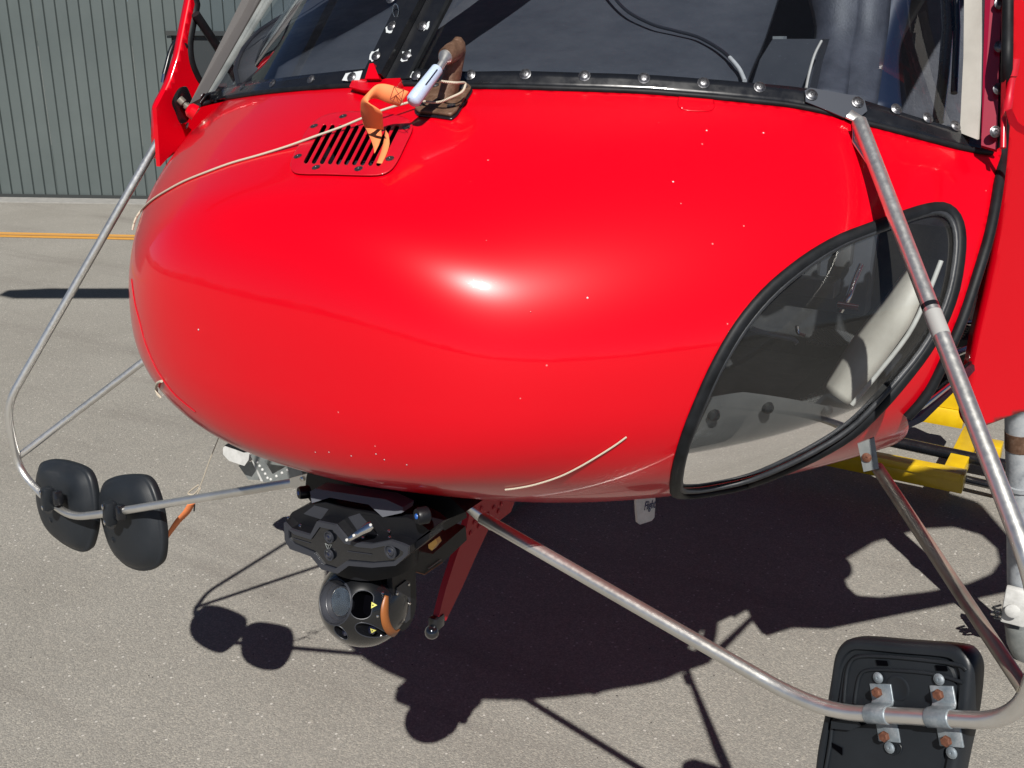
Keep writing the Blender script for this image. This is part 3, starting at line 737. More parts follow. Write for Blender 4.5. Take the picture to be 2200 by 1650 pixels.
def grid_sheet(name, poly, holes, m, parent, step=.012, thick=.03):
    poly = np.array(poly); x0, z0 = poly.min(0)-step; x1, z1 = poly.max(0)+step; nx, nz = int((x1-x0)/step)+2, int((z1-z0)/step)+2
    L = [(x0+i*step, z0+j*step) for i in range(nx) for j in range(nz)]
    F_ = [(i*nz+j, (i+1)*nz+j, (i+1)*nz+j+1, i*nz+j+1) for i in range(nx-1) for j in range(nz-1)]
    L3 = [(a_, b_2, 0) for a_, b_2 in L]; vs, fs = clip(L3, F_, -sdpoly(np.array(L), poly))
    for h in holes: vs, fs = clip(vs, fs, sdpoly(np.array(vs)[:, :2], h))
    return vs, fs
vs, fs = grid_sheet("door", outer, [win], RED, None)
def door3(v):                                # slight barrel curve to the door skin
    return DP+DD*v[0]+TV*v[1]
door = thing("helicopter_door", "red open cockpit door swung out at the right edge", "door", loc=tuple(DP)) if False else None
vs3 = [door3(v) for v in vs]
dn = meshobj("cockpit_door", vs3, fs, RED, heli); tag(dn, "open red door skin at right"); md = dn.modifiers.new("thick", 'SOLIDIFY'); md.thickness = .028; md.offset = -1
hp = onY(2172, 178, .565)
lathe("door_hinge", hp-Vector((0, 0, .05)), (0, .02, 1), [(.007, 0), (.0075, .012), (.007, .03), (.0058, .032), (.0058, .058), (.0078, .06), (.0078, .085), (0, .087)], REDM, heli, seg=14)
prism("hinge_leaf", [onY(*q) for q in [(2151, 118, .57), (2162, 118, .565), (2160, 215, .565), (2150, 240, .57)]], Vector((.001, -.006, 0)), REDM, heli, bev=.001)
screw(onY(2176, 260, .56), (.5, -.85, 0), .006, heli, RED)
prism("door_stay", [onY(*q) for q in [(2160, 238, .56), (2172, 232, .555), (2186, 262, .545), (2230, 292, .53), (2230, 306, .53), (2182, 280, .545), (2166, 262, .556)]], Vector((.002, -.010, .0)), REDM, heli, bev=.0015)
# ---- cabin behind: roof, rear wall, floor, pillars
CW = .93*K*.96
def cabin_section(y):
    return [(-.90*K*.78, .86*K), (-.66*K, .80*K), (.66*K, .80*K), (.70*K, .86*K)]
def inside_sheet(name, o, ux, uy, L1, L2, m, step=.03, gap=.015, ymin=None):
    o, ux, uy = Vector(o), Vector(ux), Vector(uy); n1, n2 = int(L1/step)+1, int(L2/step)+1
    W_ = np.array([tuple(o+ux*(i*step)+uy*(j*step)) for i in range(n1) for j in range(n2)])
    F_ = [(i*n2+j, (i+1)*n2+j, (i+1)*n2+j+1, i*n2+j+1) for i in range(n1-1) for j in range(n2-1)]
    vs, fs = clip(W_, F_, -dist(W_)-gap)
    ob = meshobj(name, vs, fs, m, heli, smooth=False); md = ob.modifiers.new("thick", 'SOLIDIFY'); md.thickness = .006; return ob
FLR = newmat("worn_dark_floor", (.05, .05, .052), .6)
setc(FLR, ramp(FLR, noise(FLR, 24, 8, .75), [(.3, (.022, .023, .026)), (.6, (.06, .06, .06)), (.72, (.13, .125, .115))]))
inside_sheet("cabin_floor", V(-.9, .2, .93), (1, 0, 0), (0, 1, 0), 1.8*K, 1.75*K, FLR)
box("rear_bulkhead", V(0, 1.95, 1.45), (1.24*K, .04, 1.15*K), DRK, heli)
rf = []
bm = bmesh.new()
for i in range(13):
    y = .88+i*.13
    for j in range(15):
        a = pi*j/14; x = cos(a)*.66; z = 1.98+ .14*sin(a)*min(1, .4+i*.12)+(-.04 if i == 0 else 0)
        bm.verts.new(V(x, y, z))
bm.verts.ensure_lookup_table()
for i in range(12):
    for j in range(14): bm.faces.new((bm.verts[i*15+j], bm.verts[i*15+j+1], bm.verts[(i+1)*15+j+1], bm.verts[(i+1)*15+j]))
ro = bmobj("cabin_roof", bm, RED, heli); md = ro.modifiers.new("thick", 'SOLIDIFY'); md.thickness = .03
# rear fuselage sides and tail, mostly beyond the picture
def loft(name, rings, m, parent, cap=True):
    bm = bmesh.new(); R = []
    for (y, w_, z0_, z1_, n_2) in rings:
        ring = []
        for k in range(28):
            a = 2*pi*k/28; c_, s_ = cos(a), sin(a)
            ring.append(bm.verts.new(V(w_*math.copysign(abs(c_)**(2/n_2), c_), y, (z0_+z1_)/2+(z1_-z0_)/2*math.copysign(abs(s_)**(2/n_2), s_))))
        R.append(ring)
    for a_, b_2 in zip(R, R[1:]):
        for k in range(28): bm.faces.new((a_[k], a_[(k+1) % 28], b_2[(k+1) % 28], b_2[k]))
    if cap: bm.faces.new(R[0]); bm.faces.new(R[-1][::-1])
    return bmobj(name, bm, m, parent)
loft("rear_fuselage", [(2.0, .66, .80, 2.13, 4), (2.6, .66, .80, 2.15, 3.5), (3.1, .5, .95, 2.1, 3), (3.6, .22, 1.4, 1.9, 2.2), (6.6, .10, 1.6, 1.8, 2)], RED, heli)
loft("rotor_mast", [(1.9, .16, 2.1, 2.35, 3), (2.4, .18, 2.1, 2.4, 3), (2.9, .12, 2.1, 2.3, 3)], RED, heli)
# near-side rear cabin wall
box("cabin_side", V(.66, 1.70, 1.55), (.03, .5*K, 1.0*K), RED, heli)
# far side: closed door with its window, built on the far cabin wall
FX = -.69
def fx(x, y, v=FX): return onX(x, y, v)
fdn = [(-40, 0)]
dpl = [(418, -60), (408, 0), (396, 60), (384, 120), (368, 170), (356, 196), (345, 215), (338, 232), (337, 300), (343, 352), (420, 300), (460, 250), (620, 215), (700, 180), (760, -60)]
FP = [fx(*p) for p in dpl]
wpl = csm([(436, -60), (424, 10), (414, 60), (409, 95), (412, 130), (422, 158), (436, 178), (475, 195), (560, 190), (640, 160), (690, 60), (700, -60)], 3)
L2 = lambda p: (p.y, p.z)
fo = [L2(p) for p in FP]; fw = [L2(fx(*p)) for p in wpl]
vs, fs = grid_sheet("d", fo, [fw], RED, None)
fd = meshobj("far_door", [(FX*K, v[0], v[1]) for v in vs], fs, RED, heli); md = fd.modifiers.new("thick", 'SOLIDIFY'); md.thickness = .02
gs = tube("door_window_gasket", [Vector((FX*K-.004, a_, b_2)) for a_, b_2 in fw], .010, RUB, fd, closed=True, seg=8)
vs, fs = grid_sheet("p", fw, [], WSG, None, step=.05); meshobj("door_window_pane", [(FX*K, v[0], v[1]) for v in vs], fs, WSG, fd, smooth=False)
tube("window_bar", [fx(420, 30, FX+.01), fx(470, 105, FX+.01), fx(520, 190, FX+.01)], .011, RUB, fd, seg=8)
tube("door_handle", catmull([fx(398, 98), fx(388, 88, -.72), fx(376, 92, -.735), fx(366, 112, -.74), fx(358, 142, -.74), fx(353, 160, -.74)], 5), .0062, BLK, heli, seg=10)
tube("handle_tip", [fx(354, 156, -.74), fx(350, 178, -.742)], .0058, CHR, heli, seg=10)
screw(fx(404, 70, -.695), (-.6, -.8, 0), .008, heli, REDM)
# far cheek plate with oval opening
cp = [(336, 231), (356, 193), (368, 197), (374, 215), (382, 240), (393, 262), (412, 279), (380, 318), (344, 358)]
PL = [fx(x, y, -.585) for x, y in cp]; prism("cheek_plate", PL, Vector((-.012, .0, 0)), RED, heli, bev=.001)
ov = csm([(374, 205), (384, 190), (396, 187), (405, 205), (411, 225), (405, 245), (398, 262), (386, 264), (376, 240), (369, 222)], 3)
prism("cheek_recess", [fx(x, y, -.57) for x, y in ov], Vector((-.006, .012, 0)), BLK, heli)
kb_ = onX(385, 212, -.56); ke = onX(412, 238, -.545)
dk = (ke-kb_); lathe("drain_fitting", kb_, dk, [(.0085, 0), (.0085, dk.length*.35), (.0055, dk.length*.37), (.0055, dk.length*.5), (.0082, dk.length*.52), (.0082, dk.length*.68), (.005, dk.length*.7), (.012, dk.length*.78), (.014, dk.length*1.0), (.016, dk.length*1.25), (0, dk.length*1.26)], STB, heli, seg=14)
kk = body([(420, 240)], .0)[0]; lathe("fitting_boss", kk+Vector((-.004, -.002, 0)), (-.5, -.6, .55), [(.017, -.004), (.015, .008), (.009, .014), (0, .015)], RED, heli, seg=16)
screw(onX(402, 270, -.575), (-.3, -.8, .4), .006, heli)
# ---- interior seen through the glass
gl = []
def dash(u, v): return u, v
DB = [(505, 193), (600, 180), (700, 172), (800, 168), (1000, 172), (1200, 178), (1400, 186), (1600, 200)]
base_pts = []
for (x, y) in DB:
    H_ = hits([(x, y+18)])[0]; base_pts.append(Vector(H_)+Vector((0, .02, -.012)))
vs = []; fs = []; NJ = 12
LEp = [(508, 178), (507, 150), (512, 130), (522, 108), (540, 84), (560, 66), (590, 46), (620, 28), (650, 8), (680, -12), (710, -34), (740, -56), (770, -80)]
REp = [(1600, 190), (1606, 170), (1612, 150), (1622, 125), (1634, 100), (1644, 75), (1652, 50), (1660, 25), (1668, 0), (1676, -25), (1684, -50), (1692, -75), (1700, -100)]
B0, B1 = base_pts[0], base_pts[-1]
for p in base_pts:
    t_u = (p.x-B0.x)/(B1.x-B0.x)
    for j in range(NJ+1):
        f = j/NJ; yL = (B0.y/K)+.42*f; yR = (B1.y/K)+.42*f
        eL, eR = onY(*LEp[j], yL), onY(*REp[j], yR)
        if j == 0: q = p.copy()
        else:
            q = eL.lerp(eR, t_u); base_y = p.y-(B0.y*(1-t_u)+B1.y*t_u); q.y += base_y*(1-f)
            q.z += math.sin(pi*t_u)*.02*(1-f)+.0
        vs.append(q)
for i in range(len(base_pts)-1):
    for j in range(NJ): a_ = i*(NJ+1)+j; fs.append((a_, a_+NJ+1, a_+NJ+2, a_+1))
tube("glareshield_trim", [vs[j] for j in range(NJ+1)], .006, HOSE, heli, seg=8)
gs_ = meshobj("glareshield", vs, fs, SLA, heli); md = gs_.modifiers.new("thick", 'SOLIDIFY'); md.thickness = .02; md.offset = -1
def ydash(px, py): return (.36+(px-1300)*.00027)+.42*(190-py)/290-.030
cb = [onY(x, y, ydash(x, y)) for x, y in [(1290, -60), (1310, -20), (1345, 22), (1400, 52), (1450, 66), (1500, 80), (1545, 105), (1570, 126)]]
tube("power_cable", catmull(cb, 6), .0030, HOSE, heli, seg=8)
tube("cable_sleeve", catmull([onY(x, y, ydash(x, y)) for x, y in [(1568, 124), (1588, 148), (1600, 174)]], 4), .0036, WHP, heli, seg=8)
# display back
prism("display_housing", [onY(*q) for q in [(1608, 192, .62), (1625, 140, .62), (1660, 84, .62), (1766, 84, .62), (1752, 130, .62), (1738, 196, .62)]], Vector((0, .05, 0)), SLA, heli, bev=.006)
prism("display_bracket", [onY(*q) for q in [(1660, 78, .63), (1683, 78, .63), (1683, 84, .63), (1660, 84, .63)]], Vector((0, .02, 0)), GRP, heli)
tube("yellow_wire", catmull([onY(1765, 88, .60), onY(1750, 118, .58), onY(1738, 160, .56), onY(1732, 190, .54)], 4), .0022, BEI, heli, seg=6)
# seats
def seat(xc, yc):
    s = []
    bm = bmesh.new()
    def pad(cx, cy, cz, sx, sy, sz, rx):
        mm = Matrix.Translation(V(cx, cy, cz)) @ Matrix.Rotation(rx, 4, 'X') @ Matrix.Diagonal((sx*K, sy*K, sz*K, 1))
        bmesh.ops.create_cube(bm, size=1, matrix=mm)
    pad(xc, yc+.16, 1.42, .30, .08, .55, radians(-10)); o = bmobj("seat_back", bm, LEA, heli, bev=.03, seg=4)
    bm = bmesh.new(); pad(xc, yc-.08, 1.12, .32, .36, .09, radians(4)); bmobj("seat_cushion", bm, LEA, heli, bev=.03, seg=4)
seat(.33, 1.34); seat(-.33, 1.34)
cu = [(1760, -20, .80), (1772, 60, .78), (1765, 120, .76), (1748, 190, .74)]
def leather(name, L, R, m=None):
    A = catmull([onY(*q) for q in L], 5); B = catmull([onY(*q) for q in R], 5); vs = []; fs = []
    for a_, b_2 in zip(A, B):
        for j in range(9):
            f = j/8; vs.append(a_*(1-f)+b_2*f+Vector((0, -.022*sin(pi*f), 0)))
    for i in range(len(A)-1):
        for j in range(8): q = i*9+j; fs.append((q, q+1, q+10, q+9))
    o = meshobj(name, vs, fs, m or (SKYT if name == 'seat_side' else LEA), heli); md = o.modifiers.new("thick", 'SOLIDIFY'); md.thickness = .02; return o
leather("seat_bolster", [(1745, -30, .84), (1770, 60, .82), (1758, 130, .78), (1745, 215, .70)], [(1850, -30, .84), (1835, 60, .82), (1822, 130, .78), (1808, 225, .70)])
leather("seat_bolster", [(1836, -30, .85), (1837, 60, .83), (1824, 130, .79), (1810, 228, .71)], [(1900, -30, .86), (1893, 60, .84), (1886, 130, .80), (1868, 240, .72)])
leather("seat_side", [(1895, -30, .88), (1894, 60, .85), (1880, 130, .82), (1865, 245, .74)], [(1990, -30, .9), (1930, 60, .88), (1912, 130, .84), (1920, 250, .76)])
prism("inner_pillar_trim", [onY(*q) for q in [(2072, -60, .66), (2118, -60, .64), (2112, 180, .59), (2100, 300, .562), (2062, 285, .575), (2070, 120, .61)]], Vector((.004, .02, 0)), BEI, heli, bev=.002)
tube("inner_pillar_tube", [onY(2030, -60, .78), onY(2036, 60, .75), onY(2028, 160, .72), onY(2015, 262, .68)], .010, BLK, heli, seg=10)
tube("inner_pillar_tube", [onY(2052, -60, .78), onY(2056, 60, .75), onY(2050, 200, .70)], .006, BLK, heli, seg=10)
# footwell seen through the chin window
fl = [onZ(1520, 900, .955), onZ(1900, 560, .955), onZ(2060, 620, .955), onZ(1900, 960, .955), onZ(1500, 1040, .955)]
inside_sheet("footwell_bulkhead", V(-.9, 1.05, .9), (1, 0, 0), (0, 0, 1), 1.8*K, .3*K, FLR)
inside_sheet("sill_liner", V(.30, .30, .90), (0, 1, 0), (.62, 0, .30), 1.6*K, .34*K, DRK)
inside_sheet("keel_panel", V(-.02, .05, .85), (0, 1, 0), (0, 0, 1), .87*K, .5*K, DRK)
H_ = hits([(1455, 1040), (1475, 960), (1500, 905), (1530, 880), (1600, 885), (1700, 893), (1790, 905), (1850, 915), (1800, 955), (1720, 990), (1620, 1030), (1540, 1050), (1480, 1058)])
def inner_patch(name, px, dep, m, step=9.0, bulge=0.0):
    poly = np.array(px, float); x0, y0 = poly.min(0)-step; x1, y1 = poly.max(0)+step; nx, ny = int((x1-x0)/step)+1, int((y1-y0)/step)+1
    PX = [(x0+i*step, y0+j*step) for i in range(nx) for j in range(ny)]; Hh = hits(PX); Nn = nrm(Hh)
    W_ = Hh-Nn*np.array([[dep(x, y)] for x, y in PX])
    F_ = [(i*ny+j, (i+1)*ny+j, (i+1)*ny+j+1, i*ny+j+1) for i in range(nx-1) for j in range(ny-1)]
    vs, fs = clip(W_, F_, -sdpoly(PX, poly)); return meshobj(name, vs, fs, m, heli)
inner_patch("lower_liner", [(1440, 1075), (1468, 960), (1500, 918), (1560, 890), (1640, 880), (1720, 892), (1800, 905), (1880, 915), (1860, 960), (1760, 1010), (1600, 1062)],
            lambda x, y: .014+.00020*max(0, 1040-y)+.022*math.exp(-((x-1660)/90.)**2)*0+.012*math.sin((x-1450)/110.), GRY)
for p in [(1556, 921), (1676, 904), (1805, 914)]:
    q = hits([p])[0]; n_3 = nrm(q)[0]; lathe("liner_stud", Vector(q-n_3*.036), Vector(n_3), [(.010, 0), (.008, .006), (.003, .009), (0, .009)], RUB, heli, seg=14)
tube("liner_edge", catmull([onY(1478, 880, .34), onY(1560, 885, .34), onY(1650, 886, .36), onY(1740, 890, .38), onY(1800, 898, .40)], 4), .0035, GRP, heli, seg=6)
# beige duct plank
dA = catmull([onY(1958, 560, .50), onY(1900, 640, .48), onY(1830, 730, .47), onY(1764, 835, .46)], 5)
dB = catmull([onY(1990, 640, .47), onY(1955, 700, .45), onY(1890, 790, .44), onY(1822, 872, .43)], 5)
vs = []; fs = []
for a_, b_2 in zip(dA, dB):
    for j in range(7):
        f = j/6; vs.append(a_*(1-f)+b_2*f+Vector((.0, -.018*sin(pi*f), .010*sin(pi*f))))
for i in range(len(dA)-1):
    for j in range(6): q = i*7+j; fs.append((q, q+7, q+8, q+1))
o = meshobj("beige_duct", vs, fs, BEI, heli); md = o.modifiers.new("thick", 'SOLIDIFY'); md.thickness = .004
tube("duct_edge_tube", catmull([onY(2022, 560, .47), onY(1990, 640, .455), onY(1950, 720, .44), onY(1880, 810, .43), onY(1830, 870, .42)], 4), .0038, WHP, heli, seg=8)
# honeycomb tread plates: real hexagon pads
def hexplate(name, corners, z, nx, ny):
    A = [onZ(x, y, z) for x, y in corners]
    bm = bmesh.new(); c_ = sum(A, Vector())/len(A); poly = [(p.x, p.y) for p in A]
    x0 = min(p[0] for p in poly); x1 = max(p[0] for p in poly); y0 = min(p[1] for p in poly); y1 = max(p[1] for p in poly)
    r = (x1-x0)/nx/1.8
    i = 0; yy = y0
    while yy < y1:
        xx = x0+(r*.9 if i % 2 else 0)
        while xx < x1:
            if sdpoly(np.array([(xx, yy)]), poly)[0] < -r*.3:
                bmesh.ops.create_cone(bm, cap_ends=True, segments=6, radius1=r*.95, radius2=r*.7, depth=.004, matrix=Matrix.Translation((xx, yy, z*K+.002)) @ Matrix.Rotation(pi/6, 4, 'Z'))
            xx += r*1.8
        yy += r*1.56; i += 1
    o = bmobj(name, bm, GRY, heli, auto=20); o['kind'] = 'stuff'
    bs = meshobj("tread_base", [p-Vector((0, 0, .001)) for p in A], [tuple(range(len(A)))], GRY, heli, smooth=False)
hexplate("tread_plate", [(1732, 738), (1765, 690), (1820, 662), (1850, 668), (1880, 705), (1840, 742), (1780, 745)], .985, 13, 10)
hexplate("tread_plate", [(1660, 885), (1700, 860), (1760, 845), (1810, 870), (1800, 892), (1720, 895)], .962, 9, 8)
tube("rudder_pedal", catmull([onY(1805, 668, .62), onY(1822, 640, .62), onY(1835, 605, .64), onY(1850, 570, .66)], 5), .006, CHR, heli, seg=8)
tube("pedal_bar", [onY(1800, 655, .60), onY(1845, 662, .60)], .007, CHR, heli, seg=8)
tube("pedal_linkage", catmull([onY(1615, 706, .55), onY(1650, 718, .55), onY(1700, 728, .56), onY(1712, 738, .56)], 4), .005, GRP, heli, seg=8)
tube("pedal_linkage", catmull([onY(1712, 700, .6), onY(1715, 715, .6), onY(1730, 722, .6)], 4), .004, CHR, heli, seg=8)
box("centre_console", onY(1760, 560, .8), (.22, .05, .2), SLA, heli, bev=.01)
box("switch_box", onY(1740, 612, .74), (.11, .05, .035), GRY, heli, bev=.004)
box("console_face", onY(1815, 545, .76), (.03, .03, .05), GRY, heli, bev=.004)
box("console_face", onY(1745, 585, .76), (.025, .03, .05), GRY, heli, bev=.004)
prism("door_sill_arm", [onY(*q) for q in [(1540, 740, .7), (1680, 545, .74), (1688, 552, .74), (1556, 746, .7)]], Vector((0, .02, 0)), GRP, heli)
# things glimpsed through the open door gap
prism("sill_box", [onY(*q) for q in [(2080, 660, .9), (2128, 602, .92), (2128, 668, .92), (2084, 690, .9)]], Vector((.0, .06, 0)), WHP, heli, bev=.004)
for k in range(7): tube("collective_boot_ring", [onY(2066-k*1.5, 700+k*5, .84), onY(2082-k*1.5, 703+k*5, .84)], .004, BLK, heli, seg=8)
tube("seat_rail", [onY(2075, 745, .8), onY(2110, 705, .86), onY(2140, 690, .9)], .016, SLA, heli, seg=10)
tube("seat_rail", [onY(2050, 690, .84), onY(2078, 694, .86), onY(2110, 690, .88)], .006, CHR, heli, seg=8)
tube("seat_rail", [onY(1990, 800, .7), onY(2050, 760, .74), onY(2080, 748, .78)], .008, CHR, heli, seg=8)
prism("door_sill", [onY(*q) for q in [(1880, 915, .45), (1960, 885, .50), (2050, 812, .62), (2110, 760, .75), (2110, 780, .75), (2062, 830, .62), (1985, 905, .5), (1900, 945, .45)]], Vector((0, .05, 0)), BLK, heli, bev=.002)
tube("sill_strip", [onY(1890, 925, .44), onY(1985, 870, .5), onY(2050, 818, .58)], .0055, CHR, heli, seg=8)
# ---- lower wire cutter
wc = [onX(*q) for q in [(997, 1108, 0), (1100, 1075, 0), (1092, 1098, 0), (1044, 1135, 0), (1018, 1190, 0), (988, 1258, 0), (952, 1332, 0), (936, 1324, 0), (952, 1262, 0), (972, 1200, 0), (996, 1132, 0)]]
wc[0] += Vector((0, .03, .05)); wc[1] += Vector((0, .05, .06))
REDD = newmat("dull_red_paint", (.50, .002, .014), .5)
cut = prism("wire_cutter", [p+Vector((-.007, 0, 0)) for p in wc], Vector((.014, 0, 0)), REDD, heli, bev=.0025)
for q in [(1035, 1092), (1050, 1105), (1062, 1090), (1078, 1082), (1020, 1122), (1012, 1145), (1030, 1130), (1072, 1098)]:
    screw(onX(q[0], q[1], .006), (1, 0, 0), .0045, cut, REDD, name="rivet")
tipc = onX(928, 1358, 0); box("cutter_tip_clamp", onX(938, 1335, 0), (.022, .03, .028), BLK, heli, bev=.004)
sc_ = bmesh.new(); bmesh.ops.create_uvsphere(sc_, u_segments=20, v_segments=14, radius=.0145, matrix=Matrix.Translation(tipc)); bmobj("cutter_tip_ball", sc_, GLS, heli)
# antenna fin with lettering
fn = [(1366, 1062), (1408, 1062), (1408, 1085), (1406, 1112), (1400, 1119), (1375, 1127), (1370, 1124), (1368, 1100)]
FA = V(0.36, .62, .85); FD_ = Vector((.55, .83, 0)).normalized(); FNn = Vector((.83, -.55, 0))
yq = onY(1388, 1095, .60)
fpt = [onP(x, y, yq, FNn) for x, y in fn]
fin = prism("belly_antenna", fpt, -FNn*.008, WHP, heli, bev=.002)
def text_mesh(name, s, size, origin, ux, uy, m, parent, shear=.0, ext=.0004):
    cu = bpy.data.curves.new(name, 'FONT'); cu.body = s; cu.size = size; cu.extrude = ext; cu.shear = shear
    to = bpy.data.objects.new(name, cu); scn.collection.objects.link(to); dg = bpy.context.evaluated_depsgraph_get()
    me = bpy.data.meshes.new_from_object(to.evaluated_get(dg)); bpy.data.objects.remove(to)
    ux = Vector(ux).normalized(); uz = ux.cross(Vector(uy)).normalized(); uy = uz.cross(ux)
    for v in me.vertices: v.co = Vector(origin)+ux*v.co.x+uy*v.co.y+uz*v.co.z
    me.materials.clear(); me.materials.append(m); o = bpy.data.objects.new(name, me); link(o, None)
    o.parent = parent; o.matrix_parent_inverse = Matrix.Translation(-world_loc(parent)); return o
p1 = onP(1383, 1096, yq, FNn); p2 = onP(1408, 1090, yq, FNn); hsz = (onP(1390, 1096, yq, FNn)-onP(1390, 1074, yq, FNn)).length
t_ = text_mesh("lettering", "Flight", hsz*1.15, p1+FNn*.001, p2-p1, Vector((0, 0, 1)), NAV, fin, shear=.35)
sc = (p2-p1).length/max(1e-6, max((Vector(v.co)-p1).dot((p2-p1).normalized()) for v in t_.data.vertices))
for v in t_.data.vertices:
    ux = (p2-p1).normalized(); d0 = (Vector(v.co)-p1).dot(ux); v.co = v.co+ux*(d0*sc-d0)
# main rotor: hub and the blade whose shadow crosses the apron
RZ = 2.9*K
def rp(px, py):
    g = G(px, py); return g+SUN*(RZ/SUN.z)
r0, r1 = rp(2, 631), rp(275, 631); rdv = (r1-r0).normalized(); rwv = Vector((-rdv.y, rdv.x, 0)); chord = (rp(150, 641)-rp(150, 621)).length*.97
L_ = 5.35
cx = [(0, -chord*.18), (.16, -chord*.5), (.5, -chord*.5), (L_, -chord*.5), (L_, chord*.5), (.3, chord*.5), (0, chord*.3)]
bl = prism("rotor_blade", [r0+rdv*a_+rwv*b_2 for a_, b_2 in cx], Vector((0, 0, .022)), DGR, heli, bev=.006)
hub = r0+rdv*L_
for k in (1, 2):
    an = math.atan2(-rdv.y, -rdv.x)+k*2*pi/3; d2 = Vector((cos(an), sin(an), 0)); w2 = Vector((-d2.y, d2.x, 0))
    prism("rotor_blade", [hub+d2*.35+w2*chord*.5, hub+d2*L_+w2*chord*.5, hub+d2*L_-w2*chord*.5, hub+d2*.35-w2*chord*.5], Vector((0, 0, .022)), DGR, heli, bev=.006)
lathe("rotor_hub", hub-Vector((0, 0, .75)), (0, 0, 1), [(.08, 0), (.08, .6), (.35, .68), (.35, .8), (.12, .86), (0, .88)], DGR, heli, seg=24)
# landing gear leg at right edge and its skid
lg = [onY(2142, 860, 1.55), onY(2175, 1050, 1.66), onY(2190, 1250, 1.78), onY(2200, 1372, 1.86)]
GLV = newmat("weathered_grey_blue_paint", (.40, .43, .46), .4)
setc(GLV, ramp(GLV, noise(GLV, 30, 8, .75), [(.3, (.26, .28, .31)), (.5, (.42, .45, .48)), (.75, (.55, .57, .58))]))
leg = tube("landing_gear_leg", [onY(2196, 860, 1.76), onY(2199, 1050, 1.78), onY(2200, 1250, 1.81), onY(2200, 1345, 1.83)], .052, GLV, heli, seg=20)
tube("rust_band", [onY(2197, 925, 1.765), onY(2197, 962, 1.77)], .0528, BRN, leg, seg=20)
tube("leg_collar", [onY(2198, 1035, 1.775), onY(2198, 1043, 1.777)], .056, GLV, leg, seg=20)
tube("skid_tube", fillet([V(.88, 1.45, .14), V(.86, 1.6, .065), V(.85, 1.9, .06), V(.85, 3.4, .06)], .2), .055, GLV, heli, seg=16)
box("skid_bracket", onY(2182, 1302, 1.76), (.075, .03, .13), WHP, heli, bev=.006)
lathe("bracket_knob", onY(2176, 1312, 1.735), (0, -1, 0), [(.024, 0), (.024, .006), (.018, .009), (0, .010)], WHP, heli, seg=20)
lathe("bracket_bolt", onY(2150, 1320, 1.76), (-1, -.2, 0), [(.014, -.02), (.014, .0), (.008, .004), (.008, .03), (0, .031)], CHR, heli, seg=12)
tube("skid_shoe", [onY(2192, 1340, 1.80), onY(2196, 1375, 1.80), onY(2206, 1400, 1.82)], .050, GRP, heli, seg=18)
for k in range(3): tube("loose_strap", catmull([onY(2150, 1300+k*9, 1.75), onY(2132+k*2, 1306+k*10, 1.72), onY(2150, 1312+k*9, 1.75)], 4), .004, BLK, heli, seg=6)
tube("skid_tube", [V(-.79, 1.35, .12), V(-.79, 1.6, .045), V(-.79, 3.4, .045)], .045, GRP, heli, seg=16)
tube("cross_tube", [V(-.60, 1.75, .80), V(-.72, 1.80, .6), V(-.79, 1.85, .07)], .030, GRP, heli, seg=16)
# white riveted step bracket under the far side of the nose
st = thing("riveted_step", "pale grey riveted step bracket under the left of the red nose", "step", loc=tuple(onY(580, 1000, 1.0)))
SY_ = 1.0
def sy(x, y, v=SY_): return onY(x, y, v)
prism("step_tread", [sy(*q) for q in [(479, 962), (486, 957), (523, 973), (536, 972), (534, 988), (525, 1001), (492, 990), (479, 976)]], Vector((.0, .05, .012)), WHP, st, bev=.002)
prism("tread_grip", [sy(*q) for q in [(482, 957), (500, 950), (540, 964), (532, 971), (523, 972), (486, 959)]], Vector((0, .04, .004)), RUB, st)
ringprism("side_plate", [sy(*q) for q in [(532, 966), (600, 975), (640, 990), (652, 1028), (576, 1036), (566, 1036)]], [sy(*q) for q in [(568, 992), (580, 982), (605, 988), (623, 997), (585, 1019), (583, 1018)]], Vector((.0, .004, 0)), GRP, st)
prism("rear_plate", [sy(*q, 1.05) for q in [(512, 1000), (545, 990), (560, 1031), (534, 1031)]], Vector((0, .003, 0)), GRP, st)
prism("stay", [sy(*q, 1.005) for q in [(541, 990), (546, 992), (572, 1034), (560, 1034)]], Vector((0, .003, 0)), WHP, st)
prism("back_web", [sy(*q, 1.06) for q in [(560, 975), (640, 985), (650, 1020), (580, 1030)]], Vector((0, .003, 0)), GRP, st)
prism("end_web", [sy(*q, 1.02) for q in [(638, 1000), (662, 1012), (656, 1028), (650, 1028)]], Vector((0, .003, 0)), GRP, st)
for q in [(553, 993), (558, 1001), (564, 1009), (570, 1018), (575, 1027), (582, 1030), (594, 1023), (606, 1016), (618, 1010), (629, 1003)]:
    lathe("rivet", sy(*q), (0, -1, 0), [(.0055, 0), (.0045, .003), (0, .0045)], WHP, st, seg=8)
lathe("pivot_bolt", sy(539, 972), (0, -1, 0), [(.007, 0), (.007, .004), (.004, .004), (.004, .009), (0, .009)], WHP, st, seg=14)

